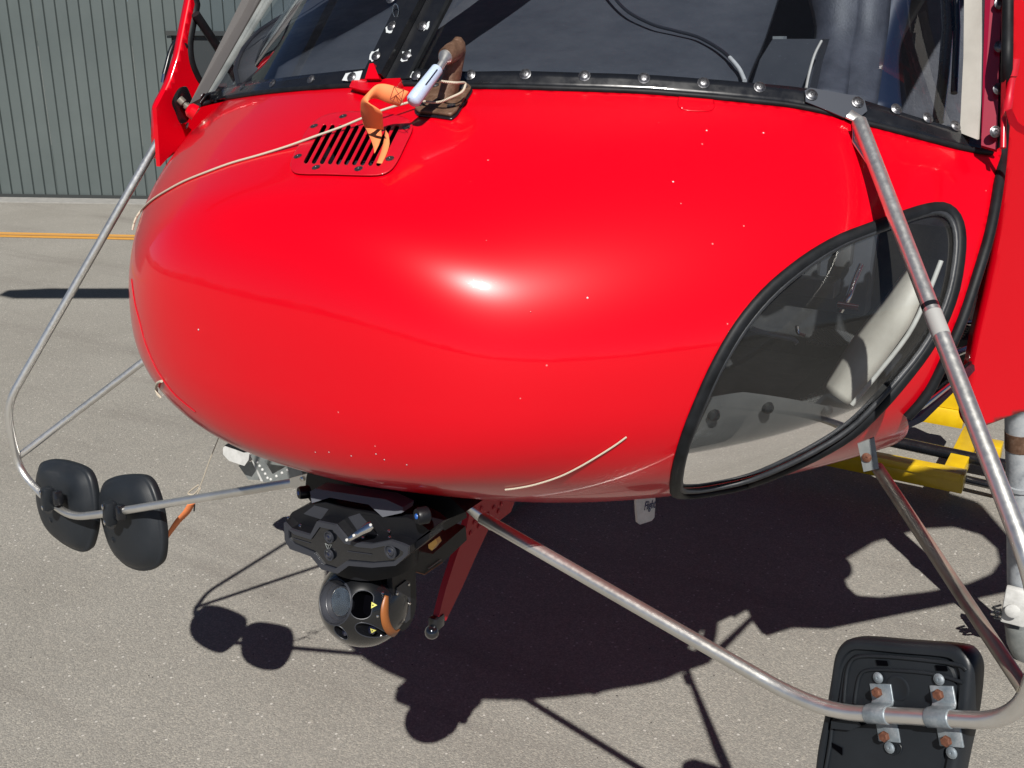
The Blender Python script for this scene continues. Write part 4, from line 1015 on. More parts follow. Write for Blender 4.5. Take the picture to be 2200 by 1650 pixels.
# ================================================================== PITOT TUBE
pit = thing("pitot_tube", "corroded brown mast with grey probe bolted below the windshield post", "probe", loc=tuple(body([(955, 215)])[0]))
pb = [(893, 240), (932, 187), (1004, 188), (1014, 197), (982, 247), (970, 256), (935, 251), (900, 248)]
base = pxpatch("base_plate", pb, [], .006, BRN, pit, step=5, thick=.006)
pxpatch("base_gasket", [(x+(x-955)*.05, y+(y-220)*.06+1.5) for x, y in pb], [], .0018, BLK, pit, step=5, thick=.003)
for (x, y) in [(937, 195), (998, 199), (972, 239), (909, 235)]:
    screw(body([(x, y)], .0095)[0], Vector(nrm(np.array(body([(x, y)])))[0]), .0055, pit, BOL, name="bolt")
MB_ = body([(958, 222)])[0]; my = MB_.y/K
m0 = onY(960, 216, my); m1 = onY(972, 160, my+.005); m2 = onY(984, 105, my+.012); m3 = onY(985, 80, my+.014)
vs, fs = tubegeo([m0, m1, m2, m2*.4+m3*.6, m3], [.0185, .0165, .0150, .0125, .006], seg=18, upv=Vector((1, 0, 0)), flat=.78)
meshobj("mast", vs, fs, BRN, pit, auto=60)
h0 = onY(982, 104, my+.008); h1 = onY(958, 122, my-.016)
vs, fs = tubegeo([h0, h0*.5+h1*.5, h1], [.0135, .0150, .0135], seg=18); meshobj("probe_head", vs, fs, BRN, pit, auto=60)
g1 = onY(950, 136, my-.03); g2 = onY(945, 144, my-.034)
vs, fs = tubegeo([h1, h1*.75+g1*.25, h1*.4+g1*.6, g1, onY(930, 168, my-.045)], [.0118, .0108, .0064, .0060, .0060], seg=18); meshobj("probe", vs, fs, STE, pit, auto=60)
# cover
cov = thing("probe_cover", "translucent white plastic cover slipped over the grey probe", "cover", loc=tuple(onY(912, 190, .19)))
c0 = onY(941, 147, my-.036); c1 = onY(884, 222, my-.075)
vs, fs = tubegeo([c0, c0*.97+c1*.03, c0*.5+c1*.5, c0*.2+c1*.8, c0*.06+c1*.94, c1], [.0085, .0095, .0105, .0115, .0112, .007], seg=20); meshobj("sleeve", vs, fs, WPL, cov, auto=60)
ax_ = (c1-c0).normalized(); sd = (Vector(CAM)-c0).normalized(); sd = (sd-ax_*sd.dot(ax_)).normalized()
prism("slot", [c0*.9+c1*.1+sd*.0100+ax_.cross(sd)*e for e in (-.0008, .0008)]+[c0*.45+c1*.55+sd*.0112+ax_.cross(sd)*e for e in (.0008, -.0008)], sd*.0006, BLK, cov, smooth=False)
# ribbon
rb = thing("warning_ribbon", "folded orange webbing ribbon tied to the white probe cover", "ribbon", loc=tuple(onY(800, 230, .17)))
Lp = [(878, 197, 858, 229), (850, 186, 835, 222), (824, 180, 812, 213), (806, 184, 800, 212), (788, 202, 792, 216), (777, 216, 793, 222), (775, 232, 819, 240), (777, 250, 822, 262), (784, 274, 824, 278)]
yv = [.175, .166, .158, .150, .141, .138, .145, .156, .168]
A = catmull([onY(q[0], q[1], v) for q, v in zip(Lp, yv)], 4); B = catmull([onY(q[2], q[3], v-.004) for q, v in zip(Lp, yv)], 4)
def strip(name, A, B, m, par, th=.0012):
    vs = []; fs = []
    for a_, b_2 in zip(A, B): vs += [a_, a_*.5+b_2*.5, b_2]
    for i in range(len(A)-1): fs += [(3*i, 3*i+3, 3*i+4, 3*i+1), (3*i+1, 3*i+4, 3*i+5, 3*i+2)]
    o = meshobj(name, vs, fs, m, par); md = o.modifiers.new("thick", 'SOLIDIFY'); md.thickness = th; md.offset = 0; return o
strip("webbing", A, B, RIB, rb)
Lq = [(781, 274, 823, 278), (790, 292, 818, 290), (800, 310, 812, 312)]
T1 = [body([(783, 276)], .010)[0], body([(792, 292)], .007)[0], body([(803, 318)], .005)[0], body([(806, 335)], .004)[0]]
T2 = [body([(823, 279)], .012)[0], body([(822, 290)], .007)[0], body([(822, 300)], .005)[0], body([(815, 318)], .004)[0]]
strip("webbing_tail", catmull(T1, 3), catmull(T2, 3), RIB, rb)
T1 = [body([(832, 290)], .009)[0], body([(826, 315)], .006)[0], body([(818, 340)], .005)[0], body([(811, 356)], .0045)[0]]
T2 = [body([(838, 300)], .009)[0], body([(839, 316)], .006)[0], body([(832, 338)], .005)[0], body([(822, 357)], .0045)[0]]
strip("webbing_tail", catmull(T1, 3), catmull(T2, 3), RIB, rb)
STI = newmat("dark_stitching", (.35, .06, .03), .8)
def onr(x, y): 
    p = onY(x, y, .160); return p+(Vector(CAM)-p).normalized()*.004
for (p, q) in (((847, 186), (838, 214)), ((847, 186), (867, 222)), ((838, 214), (868, 193)), ((868, 193), (860, 224)), ((847, 186), (868, 193)), ((838, 214), (860, 224))):
    tube("stitching", [onr(*p), onr(*q)], .0006, STI, rb, seg=5)
# cord from the probe round the nose
cord = thing("tie_cord", "thin cream cord wound over the red nose to the probe", "cord", loc=tuple(body([(560, 320)])[0]))
cpx = [(900, 236), (872, 246), (840, 258), (800, 270), (740, 287), (680, 303), (620, 319), (560, 335), (500, 352), (450, 370), (400, 390), (362, 410), (330, 430), (308, 450), (294, 470), (289, 485), (287, 495)]
offs = [.016, .018, .020, .018, .012, .008, .004, .002, .002, .002, .002, .002, .002, .002, .002, .002, .002]
def dense(px, offs, n=5):
    q = catmull([Vector((p[0], p[1], o_*1000)) for p, o_ in zip(px, offs)], n); H_ = hits([(v.x, v.y) for v in q]); N_ = nrm(H_)
    return [Vector(h)+Vector(n2)*(v.z/1000) for h, n2, v in zip(H_, N_, q)]
cc = dense(cpx, offs)
lp = [onY(945, 174, my-.03), onY(958, 176, my-.035), onY(980, 178, my-.03), onY(998, 178, my-.01), onY(999, 186, my-.012), onY(992, 198, my-.02), onY(970, 209, my-.03), onY(940, 220, my-.03)]
tube("cord", catmull(lp+cc[:1], 4)+cc[1:], .0020, CRD, cord, seg=8)
hk = dense([(352, 817), (344, 820), (340, 828), (342, 842), (350, 851)], [.004]*5)
tube("cord_hook", hk, .0024, CRD, cord, seg=8)
cl = dense([(1345, 937), (1320, 955), (1280, 980), (1240, 1003), (1200, 1022), (1150, 1038), (1110, 1046), (1085, 1049)], [.0022]*8)
tube("cord_tail", cl, .0014, CRD, cord, seg=6)
# hanging string and streamer
hs = thing("hanging_streamer", "orange streamer hanging on a thin string below the nose", "ribbon", loc=tuple(onY(425, 1060, .30)))
yh = .30
tube("string", catmull([onY(470, 940, yh), onY(450, 990, yh), onY(434, 1035, yh), onY(426, 1052, yh)], 3), .0013, CRD, hs, seg=6)
tube("string_knot", catmull([onY(426, 1042, yh), onY(412, 1052, yh), (onY(404, 1060, yh)), onY(416, 1062, yh), onY(430, 1048, yh), onY(424, 1062, yh)], 4), .0018, CRD, hs, seg=6)
A = catmull([onY(*q, yh) for q in [(403, 1083), (392, 1100), (376, 1118), (362, 1140)]], 4); B = catmull([onY(*q, yh+.01) for q in [(420, 1080), (408, 1102), (388, 1122), (360, 1158)]], 4)
strip("streamer", A, B, RIB, hs)
tube("string_tail", [onY(418, 1084, yh), onY(417, 1098, yh)], .0018, BLK, hs, seg=6)

# ================================================================== MIRROR FRAMES
MY = .24
lf = thing("mirror_frame", "left steel tube frame holding two small round mirrors", "frame", loc=tuple(onY(20, 900, .2)))
TL = .0090
P_ = [V(-.545, .33, 1.33)+Vector((.0, .0, 0)), onY(22, 862, .20), onY(14, 890, .2), onY(38, 985, .22), onY(58, 1035, .22), onY(100, 1075, .215), onY(150, 1107, .20), onY(218, 1103, .205), onY(640, 1037, .215)]
fl_ = fillet([onX(346, 292, -.605), onY(13, 872, .20), onY(40, 1010, .215), onY(98, 1072, .21), onY(155, 1112, .20), onY(235, 1102, .205), onY(655, 1033, .215)], [.0, .05, .06, .05, .05, .04, 0], 7)
tube("bent_tube", fl_, TL, STE, lf, seg=18)
tube("strut_tube", [onY(36, 984, .217), V(-.55, .40, 1.02)], TL*.92, STE, lf, seg=18)
prism("end_lug", [onY(*q) for q in [(622, 1028, .20), (660, 1018, .20), (664, 1040, .20), (640, 1050, .20), (624, 1046, .20)]], Vector((0, .004, 0)), STE, lf, bev=.001)
screw(onY(648, 1030, .198), (0, -1, 0), .004, lf, CHR)

def dome_mirror(px, p0, n, depth, name_parent, seam=(0, 0)):
    """moulded mirror housing: outline on a plane, back bulging toward the viewer"""
    n = Vector(n).normalized(); O = [onP(x, y, p0, n) for x, y in csm(px, 4)]; c = sum(O, Vector())/len(O); N = len(O)
    prof = [(.98, -.010), (1.005, .0), (1.0, .006), (.975, .009), (.955, .0095), (.93, .35*depth), (.86, .62*depth), (.74, .82*depth), (.55, .95*depth), (.3, 1.0*depth), (.12, 1.01*depth)]
    vs = []; fs = []
    for (r, h) in prof: vs += [c+(o-c)*r+n*h for o in O]
    for i in range(len(prof)-1):
        for k in range(N): fs.append((i*N+k, i*N+(k+1) % N, (i+1)*N+(k+1) % N, (i+1)*N+k))
    fs.append(tuple((len(prof)-1)*N+k for k in range(N)))
    o = meshobj("housing", vs, fs, PLA, name_parent, auto=45)
    meshobj("mirror_glass", [c+(q-c)*.97-n*.010 for q in O], [tuple(range(N))[::-1]], CHR, name_parent, smooth=False)
    return c, n, O
def clamp(parent, c, n, w, h, d, rz, m=PLA):
    R = Matrix(((frame_of(n)[0]), (frame_of(n)[1]), (frame_of(n)[2]))).transposed() @ Matrix.Rotation(rz, 3, 'Z')
    o = box("clamp", c, (w, h, d), m, parent, R=R, bev=min(w, d)*.22); return o
ml = []
O1 = [(95, 992), (120, 986), (150, 991), (183, 1004), (198, 1022), (206, 1052), (210, 1090), (208, 1130), (202, 1160), (194, 1180), (178, 1184), (150, 1173), (122, 1152), (101, 1122), (88, 1080), (85, 1040), (87, 1008)]
O2 = [(238, 1028), (266, 1020), (305, 1019), (325, 1031), (339, 1060), (349, 1100), (355, 1150), (353, 1192), (344, 1214), (320, 1225), (290, 1221), (264, 1204), (243, 1170), (226, 1112), (220, 1070), (224, 1043)]
mn = Vector((-.10, -.97, .12)).normalized()
for (O_, pc, cpx_, lab, by) in ((O1, (150, 1085), (102, 1071), "leftmost small black convex mirror housing on the left tube frame", (112, 1118)), (O2, (287, 1122), (236, 1102), "black convex mirror housing nearest the camera pod on the left tube frame", (246, 1160))):
    p0 = onY(pc[0], pc[1], .245)
    mt = thing("mirror", lab, "mirror", "small convex mirrors on the left frame", loc=tuple(p0))
    c, n, O = dome_mirror(O_, p0, mn, .034, mt)
    # hollow where the clamp sits, clamp and two screws
    cw = onY(cpx_[0]+22, cpx_[1]-2, .215)
    oo = lathe("mount_socket", c+(onP(cpx_[0]+28, cpx_[1], p0, n)-c)*1.0+n*.030, n, [(.030, 0), (.030, .0045), (.024, .0045), (.022, -.002), (0, -.003)], BLK, mt, seg=24)
    cc_ = onY(cpx_[0], cpx_[1], .196)
    clamp(mt, cc_, (-.25, -.95, .1), .026, .055, .026, 0)
    clamp(mt, cc_+Vector((.022, .008, .004)), (-.25, -.95, .1), .030, .034, .022, .2, BLK)
    for dz in (.019, -.019): screw(cc_+Vector((-.004, -.0135, dz)), (-.25, -.95, .1), .0048, mt, CHR, name="clamp_screw")
    bt = onP(by[0], by[1], p0+n*.03, n); box("drain_boss", bt, (.016, .008, .014), PLA, mt, bev=.002); screw(bt+Vector((0, -.005, 0)), (0, -1, 0), .003, mt, BLK)

rf_ = thing("mirror_frame", "large bright steel tube frame bolted to the near side of the nose", "frame", loc=tuple(onY(1700, 1490, .25)))
TR = .0114
pA = body([(1846, 262)], .0)[0]; pA = pA+(Vector(CAM)-pA).normalized()*.042
R_ = [pA, onY(2235, 1275, .30), onY(2252, 1420, .26), onY(2190, 1548, .225), onY(1765, 1518, .235), onY(1060, 1132, .262)]
fr = fillet([pA+Vector((.0, 0, .0)), onY(2228, 1255, .10), onY(2238, 1420, .13), onY(2180, 1552, .15), onY(1795, 1530, .20), onY(1690, 1488, .215), onY(1035, 1112, .262)], [0, .08, .06, .09, .04, .05, 0], 8)
tube("bent_tube", fr, TR, STE, rf_, seg=22)
e0 = onY(1035, 1112, .262); e1 = onY(985, 1075, .25)
vs, fs = tubegeo([e0-(e1-e0)*.5, e0, e0*.6+e1*.4, e1], [TR*1.01, TR*1.01, TR*.9, TR*.35], seg=16, flat=.6, upv=Vector((0, 1, 0))); meshobj("flattened_end", vs, fs, STE, rf_, auto=60)
# top bracket
bp = [(1728, 196), (1740, 190), (1840, 208), (1856, 216), (1862, 240), (1850, 250), (1812, 254), (1775, 238), (1730, 220)]
u0, v0 = ws_hit(1790, 215); bn = ws_nrm(u0); b0p = ws_at(u0, max(v0, .0), .008)
prism("top_bracket", [onP(x, y, b0p, bn) for x, y in bp], bn*.0022, BRK, rf_, bev=.0006)
for q in [(1742, 206), (1841, 222)]: screw(onP(q[0], q[1], b0p, bn)+bn*.003, bn, .0078, rf_, BOL, name="bolt")
vs, fs = tubegeo([onP(1822, 246, b0p, bn)+bn*.002, onP(1845, 262, b0p, bn)+bn*.004, pA+Vector((.005, -.004, -.03)), fr[0]+(fr[1]-fr[0])*.14], [.010, .012, .0125, TR*1.01], seg=16, flat=.35, upv=bn); meshobj("flattened_end", vs, fs, STE, rf_, auto=60)
# tape sleeve
TAP = newmat("grey_tape", (.42, .42, .41), .5)
ta = fr[0]; tb = fr[1]; dtb = (tb-ta)
def at_py(py):
    lo, hi = 0., 1.
    for _ in range(30):
        m2_ = (lo+hi)/2
        if proj([tuple(ta+dtb*m2_)])[0][1] < py: lo = m2_
        else: hi = m2_
    return ta+dtb*lo
tube("tape_sleeve", [at_py(672), at_py(722)], TR*1.03, TAP, rf_, seg=20); tube("tape_mark", [at_py(655), at_py(664)], TR*1.02, BLK, rf_, seg=20)
s0 = body([(1862, 962)], .006)[0]; s0b = onY(1885, 1005, .385)
prism("lower_bracket", [onY(*q) for q in [(1842, 952, .385), (1878, 938, .385), (1888, 1005, .375), (1855, 1012, .375)]], Vector((.001, -.003, 0)), GRP, rf_, bev=.0006)
screw(onY(1862, 983, .375), (0, -1, .1), .006, rf_, RUS, name="bolt")
tube("strut_tube", [s0b, s0b*.5+onY(2200, 1480, .14)*.5, onY(2200, 1480, .14)], TR*.86, STB, rf_, seg=18)

# right mirror
rm = thing("mirror", "large dark rectangular mirror housing clamped to the right tube frame", "mirror", loc=tuple(onY(1930, 1500, .25)))
RN = Vector((-.02, -.93, .36)).normalized()
def tube_at(x):
    best = None
    for a_, b_2 in zip(fr, fr[1:]):
        for t_ in np.linspace(0, 1, 12):
            q = a_.lerp(b_2, float(t_)); pq = proj([tuple(q)])[0]
            if pq[1] > 1450 and (best is None or abs(pq[0]-x) < best[0]): best = (abs(pq[0]-x), q)
    return best[1]
_fa = (tube_at(2010)-tube_at(1890)).normalized(); RN = (RN-_fa*RN.dot(_fa)).normalized()
rp0 = tube_at(1950)-RN*(TR+.009)
RO = [(1746, 1660), (1752, 1610), (1762, 1560), (1773, 1505), (1782, 1450), (1790, 1405), (1808, 1377), (1838, 1369), (1940, 1377), (2045, 1385), (2074, 1396), (2090, 1425), (2090, 1465), (2084, 1520), (2075, 1570), (2064, 1620), (2050, 1690), (2035, 1755), (1990, 1790), (1850, 1785), (1765, 1770), (1740, 1730)]
On = [onP(x, y, rp0, RN) for x, y in csm(RO, 3)]; c = sum(On, Vector())/len(On); N = len(On)
prof = [(.97, -.036), (.98, -.032), (.985, -.016), (.98, -.004), (.95, .001), (.91, .002), (.86, .0015), (.845, -.003), (.83, -.0035), (.80, -.0035), (.785, .0005), (.5, .0015), (.1, .002)]
vs = []; fs = []
for (r, h) in prof: vs += [c+(o-c)*r+RN*h for o in On]
for i in range(len(prof)-1):
    for k in range(N): fs.append((i*N+k, i*N+(k+1) % N, (i+1)*N+(k+1) % N, (i+1)*N+k))
fs.append(tuple((len(prof)-1)*N+k for k in range(N)))
meshobj("housing", vs, fs, PLA, rm, auto=50)
meshobj("mirror_glass", [c+(q-c)*.95-RN*.035 for q in On], [tuple(range(N))[::-1]], CHR, rm, smooth=False)
def rq(x, y, off=0): return onP(x, y, rp0, RN)+RN*off
for q in ([(1884, 1417), (1908, 1419), (1911, 1430), (1888, 1429)], [(2012, 1428), (2036, 1430), (2039, 1441), (2015, 1440)]):
    prism("slot", [rq(x, y, .0026) for x, y in q], RN*.0008, VBL, rm, smooth=False)
for pts in ([(1815, 1508), (1818, 1470), (1825, 1430), (1845, 1411), (1900, 1410), (1990, 1418), (2060, 1428), (2078, 1440)], [(1838, 1510), (1842, 1480), (1850, 1450), (1870, 1439), (1930, 1440), (2010, 1448), (2070, 1466)],
            [(1775, 1655), (1785, 1600), (1790, 1560), (1798, 1545), (1830, 1540), (1850, 1548)]):
    tube("raised_rib", catmull([rq(x, y, .0018) for x, y in pts], 4), .0028, PLA, rm, seg=8)
prism("lower_recess", [rq(x, y, .0022) for x, y in [(1788, 1594), (1812, 1606), (1812, 1622), (1792, 1606)]], RN*.0008, VBL, rm, smooth=False)
prism("mould_step", [rq(x, y, .001) for x, y in [(1795, 1546), (1850, 1542), (1860, 1556), (1835, 1566), (1795, 1562)]], RN*.010, PLA, rm, bev=.003)
ml_ = [rq(1925+14*cos(a), 1608+13*sin(a), .0026) for a in np.linspace(0, 2*pi, 21)[:-1]]
tube("moulded_emblem", ml_, .0009, PLA, rm, closed=True, seg=6)
for q in (((1919, 1601), (1919, 1616)), ((1931, 1601), (1931, 1616)), ((1919, 1601), (1931, 1601)), ((1919, 1608), (1931, 1608)), ((1919, 1616), (1931, 1616))):
    tube("moulded_emblem", [rq(*q[0], .0026), rq(*q[1], .0026)], .0007, PLA, rm, seg=5)
lathe("mould_mark", rq(1930, 1478, .0018), RN, [(.018, 0), (.017, .0005), (.014, .0006), (.013, .0002), (0, .0002)], PLA, rm, seg=24)
# galvanised U straps
def strap(xc, yt, xb, ybm, w):
    hb = (tube_at((xc+xb)/2)-rp0).dot(RN)+TR
    # profile in (t along strap, height): flat, bump over tube, flat
    tcc = tube_at((xc+xb)/2); wv = (tube_at((xc+xb)/2+30)-tube_at((xc+xb)/2-30)).normalized(); wv = (wv-RN*wv.dot(RN)).normalized(); ax = RN.cross(wv).normalized()
    if ax.z > 0: ax = -ax
    Lg = .072; cp_ = tcc-RN*(tcc-rp0).dot(RN)+RN*.004; tp = cp_-ax*(Lg*.5)
    if wv.x < 0: wv = -wv
    tc3 = tube_at((xc+xb)/2); f0 = (tc3-tp).dot(ax)/Lg; h0 = (tc3-tp).dot(RN); rr_ = TR+.0018
    prof = [(-.04, .0), (f0-rr_/Lg-.05, .0), (f0-rr_/Lg, .003)]
    for k in range(9):
        a_2 = pi*k/8; prof.append((f0-cos(a_2)*rr_/Lg, h0+sin(a_2)*rr_))
    prof += [(f0+rr_/Lg, .003), (f0+rr_/Lg+.05, .0), (1.06, .0)]
    vs = []; fs = []
    for (f, h) in prof:
        for e in (-.5, .5): vs.append(tp+ax*(Lg*f)+wv*(w*e)+RN*h)
    for i in range(len(prof)-1): fs.append((2*i, 2*i+1, 2*i+3, 2*i+2))
    o = meshobj("pipe_strap", vs, fs, GAL, rm, auto=60); md = o.modifiers.new("thick", 'SOLIDIFY'); md.thickness = .0038; md.offset = 1
    b = o.modifiers.new("bev", 'BEVEL'); b.width = .0009; b.segments = 2
    for f in (.10, .93):
        c_ = tp+ax*(Lg*f)+RN*.0075; hx = lathe("bolt", c_, RN, [(.0074, 0), (.0074, .005), (.0060, .0072), (0, .0074)], RUS, rm, seg=6, auto=20)
    for f in (-.16, 1.16):
        screw(tp+ax*(Lg*f)+RN*.001-wv*.0, RN, .0062, rm, GAL, name="washer_screw")
strap(1886, 1489, 1878, 1577, .034); strap(2020, 1502, 2013, 1588, .034)

# ================================================================== CAMERA GIMBAL
gm = thing("camera_gimbal", "black stabilised camera pod with ball turret under the nose", "camera", loc=tuple(onX(780, 1100, 0)))
FYp = .085
def fy(x, y, v=FYp): return onY(x, y, v)
OUT = [(612, 1122), (625, 1136), (668, 1149), (683, 1119), (722, 1127), (747, 1157), (771, 1165), (801, 1168), (841, 1160), (863, 1167), (879, 1174), (878, 1191), (852, 1214), (801, 1218), (751, 1214), (728, 1231), (693, 1222), (670, 1194), (625, 1178), (614, 1158)]
ci = np.array([745., 1176.])
INN = [(622, 1137), (635, 1147), (670, 1158), (689, 1131), (717, 1137), (742, 1166), (771, 1174), (801, 1177), (841, 1169), (856, 1176), (869, 1184), (868, 1190), (848, 1205), (801, 1209), (747, 1204), (722, 1221), (697, 1213), (677, 1187), (633, 1168), (623, 1156)]
o3 = [fy(*p) for p in OUT]; i3 = [fy(*p) for p in INN]
prism("sensor_bar", [p+Vector((0, .004, 0)) for p in o3], Vector((0, .085, .004)), GLM, gm, bev=.0015)
ringprism("bar_rim", [p+Vector((0, .003, 0)) for p in o3], [p+Vector((0, .003, 0)) for p in i3], Vector((0, -.006, 0)), GLG, gm)
prism("bar_window", [p+Vector((0, .0025, 0)) for p in i3], Vector((0, -.002, 0)), GLS, gm, smooth=False)
def lensat(x, y, r, par=gm, v=FYp):
    p = fy(x, y, v)+Vector((0, -.001, 0))
    l_2 = lathe("sensor_lens", p, (-.15, -1, 0), [(r, 0), (r, .003), (r*.84, .003), (r*.80, .0005), (r*.6, .0008), (r*.55, .0025), (r*.35, .0035), (0, .004)], GLG, par, seg=24)
    lathe("lens_element", p+Vector((-.0004, -.0036, 0)), (-.15, -1, 0), [(r*.36, 0), (r*.25, .0014), (0, .002)], LENS, l_2, seg=20)
lensat(709, 1153, .0105); lensat(709, 1191, .0105); lensat(841, 1184, .0125)
def fl2(p, q, r=.0006, m=None): tube("emblem_line", [fy(*p)+Vector((0, -.0006, 0)), fy(*q)+Vector((0, -.0006, 0))], r, m or GRP, gm, seg=5)
for p, q in (((699, 1167), (706, 1183)), ((713, 1170), (706, 1183)), ((699, 1167), (706, 1171)), ((713, 1170), (706, 1171)), ((706, 1171), (706, 1183))): fl2(p, q)
fl2((699, 1183), (713, 1186), .0010); fl2((630, 1156), (667, 1167), .0006, GLG); fl2((747, 1184), (799, 1191), .0006, GLG)
# upper facets
prism("top_cover", [onY(x, y, .100) for x, y in [(624, 1136), (615, 1118), (628, 1100), (664, 1084), (700, 1080), (740, 1092), (800, 1103), (835, 1112), (875, 1112), (905, 1126), (922, 1140), (880, 1172), (840, 1158), (770, 1162), (748, 1154), (722, 1124), (683, 1116), (668, 1146)]], Vector((0, .05, .0)), GLM, gm, bev=.002)
prism("facet", [onY(x, y, .0995) for x, y in [(748, 1111), (772, 1103), (812, 1150), (770, 1143)]], Vector((0, .003, 0)), GLG, gm, bev=.0006)
prism("facet", [onY(x, y, .0995) for x, y in [(802, 1109), (830, 1144), (806, 1140), (774, 1105)]], Vector((0, .003, 0)), GLM, gm, bev=.0006)
prism("facet", [onY(x, y, .0995) for x, y in [(652, 1104), (675, 1086), (706, 1094), (690, 1116)]], Vector((0, .003, 0)), GLG, gm, bev=.0006)
prism("side_cap", [onY(x, y, .10) for x, y in [(879, 1174), (921, 1146), (922, 1158), (880, 1192)]], Vector((0, .04, 0)), GLM, gm, bev=.002)
for q in [(620, 1112), (645, 1129), (706, 1120), (780, 1156), (838, 1155), (897, 1122), (836, 1141)]:
    lathe("screw", onY(q[0], q[1], .096), (-.1, -.7, .7), [(.0030, 0), (.0026, .0014), (0, .0018)], CHR, gm, seg=10)
# quick-release lever
la, lb = onY(749, 1159, .070), onY(800, 1127, .083)
vs, fs = tubegeo([la, la*.9+lb*.1, la*.45+lb*.55, la*.15+lb*.85, lb], [.0032, .0042, .0058, .0082, .0062], seg=14, flat=.5, upv=Vector((0, -1, .3))); meshobj("lever", vs, fs, CHR, gm, auto=60)
for p in (la, la*.7+lb*.3, lb): lathe("lever_pin", p+Vector((0, -.004, .001)), (0, -1, .3), [(.0026, 0), (.0022, .0016), (0, .002)], WHP, gm, seg=10)
# mount body up to the nose
prism("mount_block", [onY(x, y, .17) for x, y in [(664, 1002), (960, 1062), (985, 1085), (1000, 1100), (950, 1120), (915, 1150), (860, 1135), (670, 1082), (655, 1060), (658, 1025)]], Vector((0, .12, .0)), GLM, gm, bev=.003)
prism("deflector", [onY(x, y, v) for x, y, v in [(666, 1056, .105), (677, 1050, .105), (829, 1073, .105), (866, 1090, .105), (863, 1102, .098), (822, 1111, .098), (792, 1084, .10), (708, 1069, .10), (670, 1081, .10)]], Vector((0, .030, .0)), newmat("deflector_grey", (.11, .115, .135), .5), gm, bev=.003)
prism("cross_bar", [onY(x, y, .125) for x, y in [(712, 1082), (785, 1094), (782, 1100), (712, 1087)]], Vector((0, .012, 0)), GLG, gm)
lathe("cable_plug", onY(766, 1090, .118), (0, -1, 0), [(.006, 0), (.005, .004), (0, .005)], CHR, gm, seg=12)
for (x, y, r, yy) in ((651, 1058, .0115, .125), (905, 1108, .0135, .085)):
    p = onY(x, y, yy); l3 = lathe("locking_knob", p, (-.45, -.85, .1), [(r*.8, -.012), (r, -.010), (r, .004), (r*.85, .008), (0, .0085)], GLM, gm, seg=24); lathe("knob_cap", p+Vector((-.45, -.85, .1))*.0084, (-.45, -.85, .1), [(r*.34, 0), (r*.3, .0012), (0, .0015)], BLU, l3, seg=16)
prism("side_bracket", [onX(x, y, .07) for x, y in [(940, 1064), (1000, 1085), (1003, 1112), (955, 1140), (945, 1125), (938, 1090)]], Vector((-.01, 0, 0)), GLM, gm, bev=.002)
for q in [(956, 1075), (957, 1101)]: lathe("screw", onX(q[0], q[1], .072), (1, 0, 0), [(.004, 0), (.0035, .0015), (0, .002)], BOL, gm, seg=10)
prism("connector", [onY(x, y, .15) for x, y in [(920, 1170), (936, 1158), (940, 1168), (928, 1183), (921, 1178)]], Vector((.0, .012, 0)), newmat("brass_connector", (.55, .34, .12), .3, 1.0), gm, bev=.001)
prism("rear_module", [onX(x, y, .045) for x, y in [(872, 1180), (930, 1190), (1000, 1130), (1003, 1160), (955, 1205), (912, 1236), (878, 1226)]], Vector((-.07, 0, 0)), GLM, gm, bev=.003)
tube("module_edge", [onX(886, 1227, .047), onX(912, 1234, .047), onX(950, 1208, .047)], .0009, ORG, gm, seg=5)
t2 = text_mesh("label_print", "CAUTION", .006, onX(918, 1226, .0465), Vector((0, .9, .3)), Vector((0, 0, 1)), GRP, gm) if False else None
fl3 = tube("label_line", [onX(920, 1222, .0468), onX(948, 1202, .0468)], .0008, GRP, gm, seg=5)
# ball turret
BC = onX(783, 1290, .0); DEP = (BC-Vector(CAM)).length; BR = 98.0/FPX*(BC-Vector(CAM)).dot(Vector(FW))*.995
_d = Vector(rays([(721, 1293)])[0]); _oc = Vector(CAM)-BC; _b = _oc.dot(_d); _c = _oc.dot(_oc)-(BR*.87)**2
BA = (Vector(CAM)+_d*(-_b-math.sqrt(_b*_b-_c))-BC).normalized()     # optical axis
def onball(x, y):
    d = Vector(rays([(x, y)])[0]); oc = Vector(CAM)-BC; b_ = oc.dot(d); c_ = oc.dot(oc)-BR*BR; dsc = b_*b_-c_
    return Vector(CAM)+d*(-b_-math.sqrt(max(dsc, 0)))
nu_, nv_ = 150, 90; vs = []; fs = []
for i in range(nv_+1):
    ph = pi*i/nv_
    for k in range(nu_): a = 2*pi*k/nu_; vs.append(BC+Vector((sin(ph)*cos(a), sin(ph)*sin(a), cos(ph)))*BR)
for i in range(nv_):
    for k in range(nu_): fs.append((i*nu_+k, i*nu_+(k+1) % nu_, (i+1)*nu_+(k+1) % nu_, (i+1)*nu_+k))
ua, va2, _n = frame_of(BA)
def inax(p, o): d = Vector(p)-o; return np.array([d.dot(ua), d.dot(va2)])
LC = BC+BA*BR; LR = BR*.49
holes = [("circ", LC, LR), ("pill", onball(777, 1286), onball(773, 1313), BR*.17), ("circ", onball(731, 1359), BR*.155), ("circ", onball(787, 1354), BR*.165)]
VA = np.array([tuple(v) for v in vs]); front = (VA-np.array(BC)) @ np.array(BA) > 0
loc = np.stack([(VA-np.array(BC)) @ np.array(ua), (VA-np.array(BC)) @ np.array(va2)], 1)
def hole_g(loc, front, h):
    if h[0] == "circ": c_ = inax(h[1], BC); g = np.linalg.norm(loc-c_, axis=1)-h[2]
    else:
        a_, b_2 = inax(h[1], BC), inax(h[2], BC); e = b_2-a_; t = np.clip(((loc-a_) @ e)/(e @ e), 0, 1); g = np.linalg.norm(loc-a_-t[:, None]*e, axis=1)-h[3]
    return np.where(front, g, .05)
V2, F2 = vs, fs
